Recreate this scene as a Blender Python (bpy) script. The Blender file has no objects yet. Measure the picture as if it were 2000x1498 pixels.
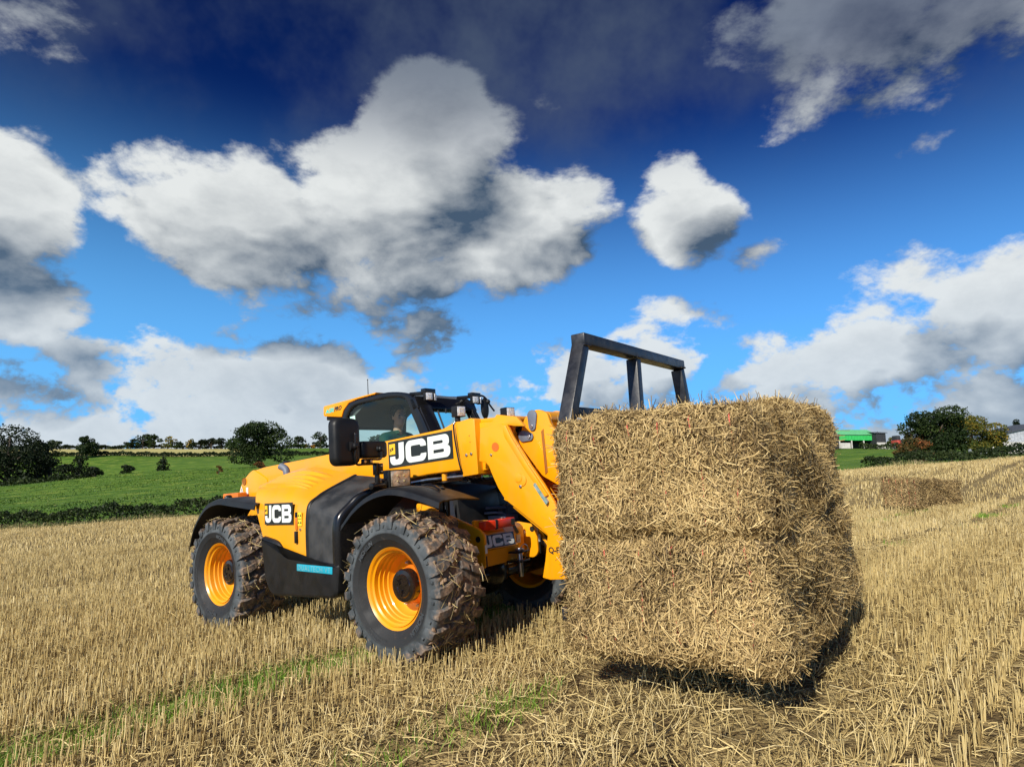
import bpy, bmesh, math, random
import numpy as np
from mathutils import Vector, Matrix, Euler
random.seed(7); rng = np.random.default_rng(11)
R_ = math.radians
scene = bpy.context.scene
# ------------------------------------------------------------------ camera, sky, sun, exposure
CAM_H = 1.465; FPX = 1209.0; PITCH = math.atan((924 - 749) / FPX)
cam = bpy.data.cameras.new('camera'); cam.sensor_width = 36; cam.lens = FPX / 2000 * 36
cam.clip_start = 0.05; cam.clip_end = 9000
camo = bpy.data.objects.new('camera', cam); scene.collection.objects.link(camo)
camo.location = (0, 0, CAM_H); camo.rotation_euler = (math.pi / 2 + PITCH, 0, 0)
scene.camera = camo
scene.render.resolution_x = 1024; scene.render.resolution_y = 766
scene.view_settings.view_transform = 'Standard'; scene.view_settings.look = 'None'
scene.view_settings.exposure = 0.24; scene.view_settings.gamma = 1.0
scene.view_settings.use_curve_mapping = False
SUN_EL = R_(33); SUN_AZ = R_(30)            # sun stands behind the camera, 30 degrees to its left
sun_dir = Vector((-math.sin(SUN_AZ) * math.cos(SUN_EL), -math.cos(SUN_AZ) * math.cos(SUN_EL), math.sin(SUN_EL)))
sl = bpy.data.lights.new('sun', 'SUN'); sl.energy = 5.0; sl.angle = R_(0.5); sl.color = (1.0, 0.93, 0.80)
so = bpy.data.objects.new('sun', sl); scene.collection.objects.link(so)
so.rotation_euler = (-sun_dir).to_track_quat('-Z', 'Y').to_euler(); so.location = (-20, -30, 30)

w = bpy.data.worlds.new('World'); scene.world = w; w.use_nodes = True
nt = w.node_tree; nt.nodes.clear()
def N(t, **k):
    n = nt.nodes.new(t)
    for a, v in k.items(): setattr(n, a, v)
    return n
def L(a, b): nt.links.new(a, b)
def mth(op, a, b=None, c=None, clamp=False):
    n = N('ShaderNodeMath', operation=op); n.use_clamp = clamp
    for i, v in enumerate((a, b, c)):
        if v is None: continue
        if hasattr(v, 'is_linked') or hasattr(v, 'links'): L(v, n.inputs[i])
        else: n.inputs[i].default_value = v
    return n.outputs[0]
def vmth(op, a, b=None, out=0):
    n = N('ShaderNodeVectorMath', operation=op)
    for i, v in enumerate((a, b)):
        if v is None: continue
        if hasattr(v, 'links'): L(v, n.inputs[i])
        else: n.inputs[i].default_value = v
    return n.outputs[out]
def comb(x, y, z):
    n = N('ShaderNodeCombineXYZ')
    for i, v in enumerate((x, y, z)):
        if hasattr(v, 'links'): L(v, n.inputs[i])
        else: n.inputs[i].default_value = v
    return n.outputs[0]
def noise(vec, scale, detail, rough=0.55, dist=0.0):
    n = N('ShaderNodeTexNoise'); n.noise_dimensions = '3D'
    L(vec, n.inputs['Vector']); n.inputs['Scale'].default_value = scale
    n.inputs['Detail'].default_value = detail; n.inputs['Roughness'].default_value = rough
    n.inputs['Distortion'].default_value = dist
    return n.outputs[0]
def smooth(v, a, b):
    n = N('ShaderNodeMapRange', interpolation_type='SMOOTHSTEP')
    L(v, n.inputs[0]); n.inputs[1].default_value = a; n.inputs[2].default_value = b
    return n.outputs[0]
def mixc(f, a, b, blend='MIX'):
    n = N('ShaderNodeMix', data_type='RGBA', blend_type=blend)
    if hasattr(f, 'links'): L(f, n.inputs[0])
    else: n.inputs[0].default_value = f
    for i, v in ((6, a), (7, b)):
        if hasattr(v, 'links'): L(v, n.inputs[i])
        else: n.inputs[i].default_value = (*v, 1)
    return n.outputs[2]
sky = N('ShaderNodeTexSky', sky_type='NISHITA'); sky.sun_disc = False
sky.sun_elevation = SUN_EL; sky.sun_rotation = math.atan2(sun_dir.x, sun_dir.y)
sky.altitude = 200; sky.air_density = 1.0; sky.dust_density = 0.3; sky.ozone_density = 2.5
tc = N('ShaderNodeTexCoord'); D = vmth('NORMALIZE', tc.outputs['Generated'])
sx = N('ShaderNodeSeparateXYZ'); L(D, sx.inputs[0])
az = mth('ARCTAN2', sx.outputs[0], sx.outputs[1]); el = mth('ARCSINE', sx.outputs[2])
# deep polarised blue: the sky's own gradient, steepened
sc_ = vmth('MULTIPLY', sky.outputs[0], (0.125, 0.125, 0.125))
gm = N('ShaderNodeGamma'); gm.inputs[1].default_value = 2.3; L(sc_, gm.inputs[0])
skyc = vmth('MULTIPLY', gm.outputs[0], (0.36, 0.84, 1.38))
skyc = mixc(mth('MULTIPLY', smooth(mth('ABSOLUTE', mth('SUBTRACT', el, 0.0)), 0.57, 0.05), 0.90), skyc, (0.19, 0.64, 1.22))
# cloud banks as (azimuth, elevation, half width, half height, density, brightness), in degrees
def px_dir(x, y):
    X = (x - 1000) / FPX; Z = (749 - y) / FPX
    v = Vector((X, math.cos(PITCH) - Z * math.sin(PITCH), math.sin(PITCH) + Z * math.cos(PITCH))).normalized()
    return math.atan2(v.x, v.y), math.asin(v.z)
BANKS = [(*px_dir(x, y), r / FPX, d) for (x, y, r, d) in (
    (850, 290, 225, 0.9), (740, 440, 290, 1.1), (500, 450, 250, 1.0), (320, 390, 170, 0.6), (960, 450, 230, 0.9), (1110, 380, 120, 0.6),
    (1315, 340, 95, 0.55), (1360, 430, 135, 0.7), (1480, 500, 70, 0.4), (-60, 390, 190, 0.9), (0, 580, 140, 0.9),
    (1700, 90, 320, 0.55), (1500, 110, 200, 0.2), (60, 50, 170, 0.0), (1090, 80, 190, 0.05),
    (1760, 560, 130, 0.5), (1980, 610, 180, 0.8), (1690, 710, 200, 0.7), (1290, 690, 160, 0.7), (1120, 740, 170, 0.6), (1500, 740, 170, 0.6), (820, 650, 150, 0.35), (480, 650, 100, 0.2))]
def cloud_field(da, de):
    p = comb(mth('ADD', az, da), mth('MULTIPLY', mth('ADD', el, de), 1.35), 0.0)
    acc = None
    for (a, e, r, dn) in BANKS:
        q = vmth('SUBTRACT', p, (a, e * 1.35, 0)); r2 = vmth('DOT_PRODUCT', q, q, out=1)
        v = mth('MULTIPLY_ADD', r2, -(dn + 0.5) / (r * r), dn + 0.5)
        acc = v if acc is None else mth('SMOOTH_MAX', acc, v, 0.22)
    return mth('MINIMUM', mth('MAXIMUM', mth('SUBTRACT', acc, 0.5), -0.7), 1.1)
low = smooth(el, 0.36, 0.06)                  # banks low down are farther off: smaller and paler
zm = mth('MULTIPLY_ADD', smooth(el, 0.85, -0.15), 1.05, 0.9)
pn = vmth('MULTIPLY', vmth('MULTIPLY', D, (1, 1, 1.35)), comb(zm, zm, zm))
wob = noise(pn, 3.4, 8, 0.62, 0.15)
wob2 = noise(vmth('ADD', pn, (-0.05, 0.0, 0.10)), 3.4, 3, 0.6, 0.2)   # a step towards the sun: thinner there means lit here
big = noise(pn, 1.7, 1, 0.5)
acc = cloud_field(0.0, 0.0); accs = cloud_field(-0.05, 0.09)
hz = mth('MULTIPLY_ADD', smooth(el, 0.235, 0.13), 1.22, -0.80)
acc = mth('MAXIMUM', acc, mth('MULTIPLY_ADD', mth('SUBTRACT', big, 0.5), 2.4, hz))
d0 = mth('MULTIPLY_ADD', mth('SUBTRACT', wob, 0.5), 3.2, acc)
fine = mth('SUBTRACT', noise(pn, 10.0, 5, 0.6, 0.1), 0.5)         # small billows, most of them low down and far off
d0 = mth('ADD', d0, mth('MULTIPLY', fine, mth('MULTIPLY_ADD', low, 2.0, 0.9)))
alpha = smooth(d0, -0.04, 0.46)
lit = mth('MULTIPLY_ADD', mth('SUBTRACT', wob, wob2), 2.7, 0.50)
lit = mth('MULTIPLY_ADD', mth('SUBTRACT', acc, accs), 0.75, lit, clamp=True)
lit = mth('SUBTRACT', lit, mth('MULTIPLY', smooth(d0, 0.4, 1.6), 0.28), clamp=True)
hi = smooth(el, 0.43, 0.62)
lit = mth('SUBTRACT', mth('MULTIPLY_ADD', fine, 0.75, lit), mth('MULTIPLY', low, 0.08), clamp=True)
ccol = mixc(lit, (0.07, 0.115, 0.18), (0.90, 0.93, 0.92))
ccol = mixc(mth('MULTIPLY', low, 0.30), ccol, (0.50, 0.68, 0.90))
ccol = mixc(mth('MULTIPLY', hi, 0.8), ccol, vmth('MULTIPLY', ccol, (0.17, 0.22, 0.30)))
veil = mth('MULTIPLY', smooth(noise(D, 3.0, 6, 0.6, 0.0), 0.40, 0.72), mth('MULTIPLY', smooth(el, 0.36, 0.62), 0.62))
skyv = mixc(veil, skyc, (0.11, 0.15, 0.21))      # thin high grey cloud
allc = mixc(mth('MULTIPLY', alpha, mth('MULTIPLY_ADD', hi, -0.30, 0.97)), skyv, ccol)
bg = N('ShaderNodeBackground'); L(allc, bg.inputs[0]); bg.inputs[1].default_value = 0.76
ow = N('ShaderNodeOutputWorld'); L(bg.outputs[0], ow.inputs[0])
w.cycles.sampling_method = 'MANUAL'; w.cycles.sample_map_resolution = 256
# the sky texture itself was already scaled by about 0.1 above
# ------------------------------------------------------------------ helpers
COL = scene.collection
def link(o): COL.objects.link(o); return o
def tag(o, label=None, cat=None, group=None, kind=None):
    if label: o['label'] = label
    if cat: o['category'] = cat
    if group: o['group'] = group
    if kind: o['kind'] = kind
    return o
def empty(name, mw=None, parent=None):
    o = link(bpy.data.objects.new(name, None)); o.empty_display_size = 0.2
    if parent: o.parent = parent
    if mw is not None: o.matrix_world = mw
    return o
class MB:
    """collects vertices and faces in numpy-friendly lists, then becomes one mesh object"""
    def __init__(s): s.v = []; s.f = []
    def add(s, vs, fs):
        b = len(s.v); s.v.extend([tuple(p) for p in vs]); s.f.extend([tuple(i + b for i in f) for f in fs]); return s
    def box(s, c, d, rot=None, taper=(1, 1)):
        x, y, z = d[0] / 2, d[1] / 2, d[2] / 2; vs = []
        for k in (-1, 1):
            tx, ty = (taper if k > 0 else (1, 1))
            for q in ((-1, -1), (1, -1), (1, 1), (-1, 1)): vs.append(Vector((q[0] * x * tx, q[1] * y * ty, k * z)))
        m = Euler(rot).to_matrix() if rot is not None and not isinstance(rot, Matrix) else (rot or Matrix.Identity(3))
        c = Vector(c)
        return s.add([m @ p + c for p in vs], [(3, 2, 1, 0), (4, 5, 6, 7), (0, 1, 5, 4), (1, 2, 6, 5), (2, 3, 7, 6), (3, 0, 4, 7)])
    def prism(s, prof, ax, a, b):
        """profile in the plane across axis ax ('y': (x,z), 'x': (y,z), 'z': (x,y)), extruded from a to b"""
        def P(q, t): return {'y': (q[0], t, q[1]), 'x': (t, q[0], q[1]), 'z': (q[0], q[1], t)}[ax]
        n = len(prof)
        vs = [P(q, a) for q in prof] + [P(q, b) for q in prof]
        fs = [tuple(range(n))[::-1], tuple(range(n, 2 * n))] + [(i, (i + 1) % n, n + (i + 1) % n, n + i) for i in range(n)]
        return s.add(vs, fs)
    def tube(s, path, r, n=8, cap=True):
        path = [Vector(p) for p in path]; rs = r if isinstance(r, (list, tuple)) else [r] * len(path)
        vs = []; up = None
        for i, p in enumerate(path):
            t = (path[min(i + 1, len(path) - 1)] - path[max(i - 1, 0)]).normalized()
            if up is None: up = t.orthogonal().normalized()
            a = (up - t * up.dot(t)).normalized(); up = a; bb = t.cross(a)
            for k in range(n):
                an = 2 * math.pi * k / n; vs.append(p + (a * math.cos(an) + bb * math.sin(an)) * rs[i])
        fs = [(i * n + k, i * n + (k + 1) % n, (i + 1) * n + (k + 1) % n, (i + 1) * n + k) for i in range(len(path) - 1) for k in range(n)]
        if cap: fs += [tuple(range(n))[::-1], tuple(range((len(path) - 1) * n, len(path) * n))]
        return s.add(vs, fs)
    def lathe(s, prof, c=(0, 0, 0), ax='y', n=48, a0=0, a1=None):
        """profile of (radius, along axis)"""
        full = a1 is None; m = len(prof); k = n if full else n + 1; vs = []
        for i in range(k):
            t = a0 + (2 * math.pi if full else a1 - a0) * i / n
            for r, h in prof:
                p = {'y': (r * math.cos(t), h, r * math.sin(t)), 'x': (h, r * math.cos(t), r * math.sin(t)), 'z': (r * math.cos(t), r * math.sin(t), h)}[ax]
                vs.append((p[0] + c[0], p[1] + c[1], p[2] + c[2]))
        fs = []
        for i in range(n):
            for j in range(m - 1):
                a = i * m + j; b = ((i + 1) % k) * m + j
                fs.append((a, a + 1, b + 1, b))
        return s.add(vs, fs)
    def grid(s, P, closed_u=False):
        nu = len(P); nv = len(P[0]); vs = [p for row in P for p in row]
        fs = [(i * nv + j, i * nv + j + 1, ((i + 1) % nu) * nv + j + 1, ((i + 1) % nu) * nv + j) for i in range(nu if closed_u else nu - 1) for j in range(nv - 1)]
        return s.add(vs, fs)
    def ball(s, c, r, nu=12, nv=8):
        r = r if isinstance(r, (tuple, list)) else (r, r, r)
        P = [[(c[0] + r[0] * math.sin(math.pi * j / nv) * math.cos(2 * math.pi * i / nu), c[1] + r[1] * math.sin(math.pi * j / nv) * math.sin(2 * math.pi * i / nu), c[2] - r[2] * math.cos(math.pi * j / nv)) for j in range(nv + 1)] for i in range(nu)]
        return s.grid(P, True)
    def build(s, name, m, parent=None, bevel=0, seg=2, smooth=None, kind=None, mw=None, solid=0):
        me = bpy.data.meshes.new(name); me.from_pydata([tuple(p) for p in s.v], [], s.f)
        bm = bmesh.new(); bm.from_mesh(me)
        bmesh.ops.remove_doubles(bm, verts=bm.verts, dist=1e-5)
        bmesh.ops.recalc_face_normals(bm, faces=bm.faces)
        if solid: bmesh.ops.solidify(bm, geom=bm.faces[:], thickness=solid)
        if bevel:
            es = [e for e in bm.edges if len(e.link_faces) == 2 and e.calc_face_angle(0) > 0.5]
            bmesh.ops.bevel(bm, geom=es, offset=bevel, segments=seg, affect='EDGES', profile=0.5, clamp_overlap=True)
        bm.to_mesh(me); bm.free()
        return finish(name, me, m, parent, smooth if smooth is not None else 0.6, kind, mw)
def finish(name, me, m, parent=None, smooth=0.6, kind=None, mw=None):
    if smooth:
        me.shade_smooth(); me.set_sharp_from_angle(angle=smooth)
    if m is not None: me.materials.append(m)
    o = link(bpy.data.objects.new(name, me))
    if parent: o.parent = parent
    if kind: o['kind'] = kind
    if mw is not None: o.matrix_world = mw
    return o
def npmesh(name, V, F, m, parent=None, kind=None, attr=None, smooth=False):
    """V (n,3), F (k,3|4) numpy; attr: per-vertex float 'rnd'"""
    me = bpy.data.meshes.new(name); V = np.asarray(V, np.float32); F = np.asarray(F, np.int32)
    k, c = F.shape
    me.vertices.add(len(V)); me.vertices.foreach_set('co', V.ravel())
    me.loops.add(k * c); me.loops.foreach_set('vertex_index', F.ravel())
    me.polygons.add(k); me.polygons.foreach_set('loop_start', np.arange(0, k * c, c, dtype=np.int32))
    if attr is not None:
        at_ = me.attributes.new('rnd', 'FLOAT', 'POINT'); at_.data.foreach_set('value', np.asarray(attr, np.float32))
    me.update(calc_edges=True)
    if smooth: me.shade_smooth()
    if m is not None: me.materials.append(m)
    o = link(bpy.data.objects.new(name, me))
    if parent: o.parent = parent
    if kind: o['kind'] = kind
    return o
def copy_tree(o, parent=None, name=None):
    c = o.copy(); link(c)
    if parent: c.parent = parent
    for ch in o.children: copy_tree(ch, c)
    return c
def text_mesh(s, size=1, shear=0, offset=0, align='LEFT', space=1):
    cu = bpy.data.curves.new('lettering', 'FONT'); cu.body = s; cu.size = size; cu.shear = shear; cu.offset = offset
    cu.align_x = align; cu.space_character = space; cu.resolution_u = 3; cu.fill_mode = 'FRONT'
    o = bpy.data.objects.new('lettering', cu); link(o)
    dg = bpy.context.evaluated_depsgraph_get()
    me = o.evaluated_get(dg).to_mesh()
    vs = [v.co.copy() for v in me.vertices]; fs = [tuple(p.vertices) for p in me.polygons]
    o.evaluated_get(dg).to_mesh_clear()
    bpy.data.objects.remove(o); bpy.data.curves.remove(cu)
    return vs, fs
def text_on(name, s, origin, u, v, m, parent, size, **k):
    """flat lettering laid on a face: u, v are the face's unit axes"""
    vs, fs = text_mesh(s, size, **k); u = Vector(u).normalized(); v = Vector(v).normalized(); o = Vector(origin)
    me = bpy.data.meshes.new(name); me.from_pydata([o + u * p.x + v * p.y for p in vs], [], fs)
    return finish(name, me, m, parent, 0)
def crom(pts, n):
    """Catmull-Rom through pts, n samples per span"""
    P = [Vector(p) for p in pts]; P = [P[0] * 2 - P[1]] + P + [P[-1] * 2 - P[-2]]; out = []
    for i in range(1, len(P) - 2):
        for k in range(n):
            t = k / n; a, b, c, d = P[i - 1], P[i], P[i + 1], P[i + 2]
            out.append(0.5 * (2 * b + (c - a) * t + (2 * a - 5 * b + 4 * c - d) * t * t + (3 * b - a - 3 * c + d) * t ** 3))
    out.append(P[-2]); return out
def loft(stations, nu, nv):
    rows = [crom(s_, nv) for s_ in stations]; cols = list(zip(*rows))
    cols = [crom(c, nu) for c in cols]
    return [list(r) for r in zip(*cols)]
# ------------------------------------------------------------------ materials
def mat(name, col, rough=0.5, metal=0.0, var=0.12, scale=6.0, bump=0.0, bscale=40.0, coat=0.0, col2=None, lo=0.35, hi=0.65, detail=4, spec=None, attr=None, trans=None):
    m = bpy.data.materials.new(name); m.use_nodes = True; t = m.node_tree; b = t.nodes['Principled BSDF']
    lk = t.links.new
    def nd(ty, **k):
        n = t.nodes.new(ty)
        for a, v in k.items(): setattr(n, a, v)
        return n
    co = nd('ShaderNodeTexCoord')
    if col2 is None: c1 = [max(0, c * (1 - var)) for c in col]; c2 = [min(1, c * (1 + var)) for c in col]
    else: c1, c2 = col, col2
    cr = nd('ShaderNodeValToRGB')
    if attr:
        an = nd('ShaderNodeAttribute', attribute_name='rnd'); lk(an.outputs['Fac'], cr.inputs[0])
        els = cr.color_ramp.elements
        for i, (p, c) in enumerate(attr):
            if i < 2: els[i].position = p; els[i].color = (*c, 1)
            else: e = els.new(p); e.color = (*c, 1)
    else:
        nz = nd('ShaderNodeTexNoise'); nz.inputs['Scale'].default_value = scale; nz.inputs['Detail'].default_value = detail
        lk(co.outputs['Object'], nz.inputs['Vector']); lk(nz.outputs[0], cr.inputs[0])
        cr.color_ramp.elements[0].position = lo; cr.color_ramp.elements[0].color = (*c1, 1)
        cr.color_ramp.elements[1].position = hi; cr.color_ramp.elements[1].color = (*c2, 1)
        rr = nd('ShaderNodeMapRange'); lk(nz.outputs[0], rr.inputs[0]); rr.inputs[1].default_value = 0.3; rr.inputs[2].default_value = 0.7
        rr.inputs[3].default_value = max(0.02, rough * 0.85); rr.inputs[4].default_value = min(1, rough * 1.2); lk(rr.outputs[0], b.inputs['Roughness'])
    lk(cr.outputs[0], b.inputs['Base Color'])
    if attr: b.inputs['Roughness'].default_value = rough
    b.inputs['Metallic'].default_value = metal
    if spec is not None: b.inputs['Specular IOR Level'].default_value = spec
    if coat: b.inputs['Coat Weight'].default_value = coat; b.inputs['Coat Roughness'].default_value = 0.08
    if bump:
        n2 = nd('ShaderNodeTexNoise'); n2.inputs['Scale'].default_value = bscale; n2.inputs['Detail'].default_value = 5
        lk(co.outputs['Object'], n2.inputs['Vector'])
        bp = nd('ShaderNodeBump'); bp.inputs['Strength'].default_value = bump; bp.inputs['Distance'].default_value = 0.02
        lk(n2.outputs[0], bp.inputs['Height']); lk(bp.outputs[0], b.inputs['Normal'])
    if trans:      # thin leaves and straw let some light through
        tr = nd('ShaderNodeBsdfTranslucent'); lk(cr.outputs[0], tr.inputs[0]); mx = nd('ShaderNodeMixShader'); mx.inputs[0].default_value = trans
        lk(b.outputs[0], mx.inputs[1]); lk(tr.outputs[0], mx.inputs[2]); lk(mx.outputs[0], t.nodes['Material Output'].inputs[0])
    return m
YEL = (0.86, 0.345, 0.003)
M = {}
M['yellow'] = mat('yellow_paint', YEL, 0.34, var=0.035, scale=3, coat=0.35, spec=0.4)
def dusty(m, dust, amount, scale=2.2, streak=(1, 1, 0.35)):
    t = m.node_tree; b = t.nodes['Principled BSDF']; src = b.inputs['Base Color'].links[0].from_socket; co = [n for n in t.nodes if n.type == 'TEX_COORD'][0]
    mp = t.nodes.new('ShaderNodeMapping'); mp.inputs['Scale'].default_value = streak; t.links.new(co.outputs['Object'], mp.inputs[0])
    nz = t.nodes.new('ShaderNodeTexNoise'); nz.inputs['Scale'].default_value = scale; nz.inputs['Detail'].default_value = 9; nz.inputs['Roughness'].default_value = 0.7; t.links.new(mp.outputs[0], nz.inputs[0])
    mr = t.nodes.new('ShaderNodeMapRange'); mr.inputs[1].default_value = 0.45; mr.inputs[2].default_value = 0.8; mr.inputs[4].default_value = amount; t.links.new(nz.outputs[0], mr.inputs[0])
    mx = t.nodes.new('ShaderNodeMix'); mx.data_type = 'RGBA'; t.links.new(mr.outputs[0], mx.inputs[0]); t.links.new(src, mx.inputs[6]); mx.inputs[7].default_value = (*dust, 1); t.links.new(mx.outputs[2], b.inputs['Base Color'])
dusty(M['yellow'], (0.50, 0.30, 0.10), 0.45)
M['orange'] = mat('orange_paint', (0.66, 0.17, 0.01), 0.45, var=0.08, coat=0.2)
M['recess_shade'] = mat('shaded_recess_paint', (0.30, 0.10, 0.008), 0.6)  # dark brown tone stands in for the shade inside recesses
M['plastic'] = mat('black_plastic', (0.007, 0.0075, 0.008), 0.45, col2=(0.013, 0.013, 0.014), scale=9, bump=0.05, bscale=300, spec=0.32)
M['gloss'] = mat('black_gloss', (0.007, 0.007, 0.008), 0.22, col2=(0.011, 0.011, 0.012), scale=5, spec=0.4)
M['steelblack'] = mat('black_steel', (0.009, 0.011, 0.016), 0.4, col2=(0.018, 0.021, 0.028), scale=14, bump=0.06, bscale=60)
dusty(M['plastic'], (0.08, 0.075, 0.06), 0.12, 3.0); dusty(M['steelblack'], (0.16, 0.15, 0.14), 0.3, 9.0, (1, 1, 1))
M['rubber'] = mat('tyre_rubber', (0.028, 0.032, 0.037), 0.6, col2=(0.06, 0.068, 0.074), scale=7, bump=0.08, bscale=90)
M['mud'] = mat('field_mud', (0.12, 0.07, 0.04), 0.95, col2=(0.36, 0.24, 0.15), scale=22, bump=0.8, bscale=50, lo=0.3, hi=0.7)
M['steel'] = mat('bare_steel', (0.45, 0.46, 0.48), 0.35, metal=1.0, scale=20)
M['pin'] = mat('grey_pin_cover', (0.13, 0.15, 0.19), 0.5, var=0.2, bump=0.1)
M['hub'] = mat('hub_enamel', (0.006, 0.005, 0.005), 0.16, col2=(0.014, 0.009, 0.008), scale=20, coat=0.4)
M['white'] = mat('white_decal', (0.72, 0.76, 0.72), 0.4, var=0.04)
M['decal_black'] = mat('black_decal', (0.016, 0.02, 0.018), 0.35, var=0.1)
M['decal_yellow'] = mat('yellow_decal', (0.85, 0.5, 0.02), 0.4, var=0.03)
M['sign_yellow'] = mat('warning_yellow', (0.85, 0.62, 0.03), 0.4, var=0.03)
M['teal'] = mat('teal_badge', (0.015, 0.35, 0.48), 0.3, var=0.1)
M['cyan'] = mat('cyan_lettering', (0.01, 0.62, 0.56), 0.4, var=0.03)
M['badge_silver'] = mat('silver_lettering', (0.22, 0.52, 0.60), 0.3, metal=0.3, var=0.1)
M['sight'] = mat('grey_green_decal', (0.10, 0.22, 0.19), 0.3, col2=(0.3, 0.36, 0.36), scale=30)
M['red'] = mat('red_box', (0.80, 0.045, 0.008), 0.35, var=0.06)
M['amber'] = mat('amber_lens', (0.8, 0.14, 0.01), 0.2, var=0.1)
M['lens'] = mat('lamp_reflector', (0.55, 0.57, 0.60), 0.25, metal=0.25, col2=(0.85, 0.87, 0.88), scale=45, bump=0.25, bscale=60)
M['headlens'] = mat('headlamp_glass_reflection', (0.30, 0.24, 0.17), 0.12, metal=0.35, col2=(0.70, 0.60, 0.46), scale=14, bump=0.3, bscale=25, coat=0.6)  # brown mottling paints in a reflection of the straw ground
M['led'] = mat('lamp_chip', (0.45, 0.38, 0.16), 0.3, var=0.1)
M['fabric'] = mat('dark_fabric', (0.015, 0.015, 0.017), 0.9, var=0.3, scale=60)
M['liner'] = mat('cab_lining', (0.10, 0.095, 0.09), 0.85, var=0.12, scale=8)
M['skin'] = mat('skin', (0.50, 0.28, 0.20), 0.5, var=0.06, scale=12)
M['hair'] = mat('dark_hair', (0.012, 0.008, 0.006), 0.45, col2=(0.035, 0.022, 0.014), scale=90, bump=0.6, bscale=120)
M['shirt'] = mat('green_shirt', (0.006, 0.045, 0.026), 0.85, var=0.2, scale=20, bump=0.3, bscale=30)
M['trousers'] = mat('dark_trousers', (0.02, 0.022, 0.03), 0.9, var=0.2, scale=20)
M['eye'] = mat('eye', (0.03, 0.02, 0.015), 0.2)
def glass_mat():
    m = bpy.data.materials.new('tinted_cab_glass'); m.use_nodes = True; t = m.node_tree; t.nodes.remove(t.nodes['Principled BSDF'])
    tr = t.nodes.new('ShaderNodeBsdfTransparent'); tr.inputs[0].default_value = (0.80, 0.95, 0.92, 1)
    gl = t.nodes.new('ShaderNodeBsdfGlossy'); gl.inputs['Roughness'].default_value = 0.01; gl.inputs[0].default_value = (0.9, 1, 0.97, 1)
    fr = t.nodes.new('ShaderNodeFresnel'); fr.inputs[0].default_value = 1.45
    mx = t.nodes.new('ShaderNodeMixShader'); t.links.new(fr.outputs[0], mx.inputs[0]); t.links.new(tr.outputs[0], mx.inputs[1]); t.links.new(gl.outputs[0], mx.inputs[2])
    t.links.new(mx.outputs[0], t.nodes['Material Output'].inputs[0]); return m
M['glass'] = glass_mat()
STRAW = [(0.0, (0.20, 0.135, 0.050)), (1.0, (0.86, 0.71, 0.38)), (0.25, (0.46, 0.335, 0.135)), (0.55, (0.66, 0.515, 0.225)), (0.8, (0.75, 0.59, 0.265))]
M['straw'] = mat('straw', (0.5, 0.4, 0.2), 0.55, attr=STRAW, trans=0.15, spec=0.3)
M['balestraw'] = mat('bale_straw', (0.5, 0.4, 0.2), 0.6, attr=[(0.0, (0.13, 0.085, 0.035)), (1.0, (0.74, 0.57, 0.27)), (0.2, (0.33, 0.23, 0.10)), (0.5, (0.52, 0.375, 0.165)), (0.8, (0.60, 0.44, 0.19))], trans=0.12, spec=0.3)
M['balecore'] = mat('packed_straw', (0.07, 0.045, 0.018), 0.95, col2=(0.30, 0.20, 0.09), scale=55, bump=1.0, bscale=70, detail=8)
M['twine'] = mat('red_twine', (0.75, 0.16, 0.12), 0.7)
M['blade'] = mat('grass_blade', (0.1, 0.2, 0.03), 0.55, attr=[(0, (0.06, 0.16, 0.01)), (1, (0.30, 0.50, 0.05))], trans=0.3)
M['bark'] = mat('bark', (0.045, 0.035, 0.026), 0.95, col2=(0.09, 0.072, 0.055), scale=6, bump=0.6)
def leafmat(name, a, b, c): return mat(name, a, 0.6, attr=[(0, a), (1, c), (0.5, b)], trans=0.25, spec=0.25)
M['oak'] = leafmat('oak_leaf', (0.012, 0.025, 0.006), (0.024, 0.044, 0.010), (0.055, 0.082, 0.018))
M['dark'] = leafmat('dark_leaf', (0.008, 0.016, 0.006), (0.014, 0.025, 0.008), (0.028, 0.042, 0.012))
M['autumn'] = leafmat('autumn_leaf', (0.03, 0.06, 0.012), (0.12, 0.12, 0.02), (0.50, 0.30, 0.03))
M['russet'] = leafmat('russet_leaf', (0.05, 0.055, 0.015), (0.16, 0.07, 0.02), (0.30, 0.09, 0.03))
M['gold'] = leafmat('gold_leaf', (0.20, 0.11, 0.02), (0.40, 0.20, 0.03), (0.55, 0.28, 0.04))
M['hedge'] = leafmat('hedge_leaf', (0.012, 0.022, 0.007), (0.024, 0.042, 0.011), (0.065, 0.085, 0.024))
M['drygrass'] = mat('dry_grass', (0.4, 0.3, 0.15), 0.7, attr=[(0, (0.10, 0.15, 0.03)), (1, (0.55, 0.44, 0.24)), (0.5, (0.30, 0.26, 0.10))], trans=0.25)
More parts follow.
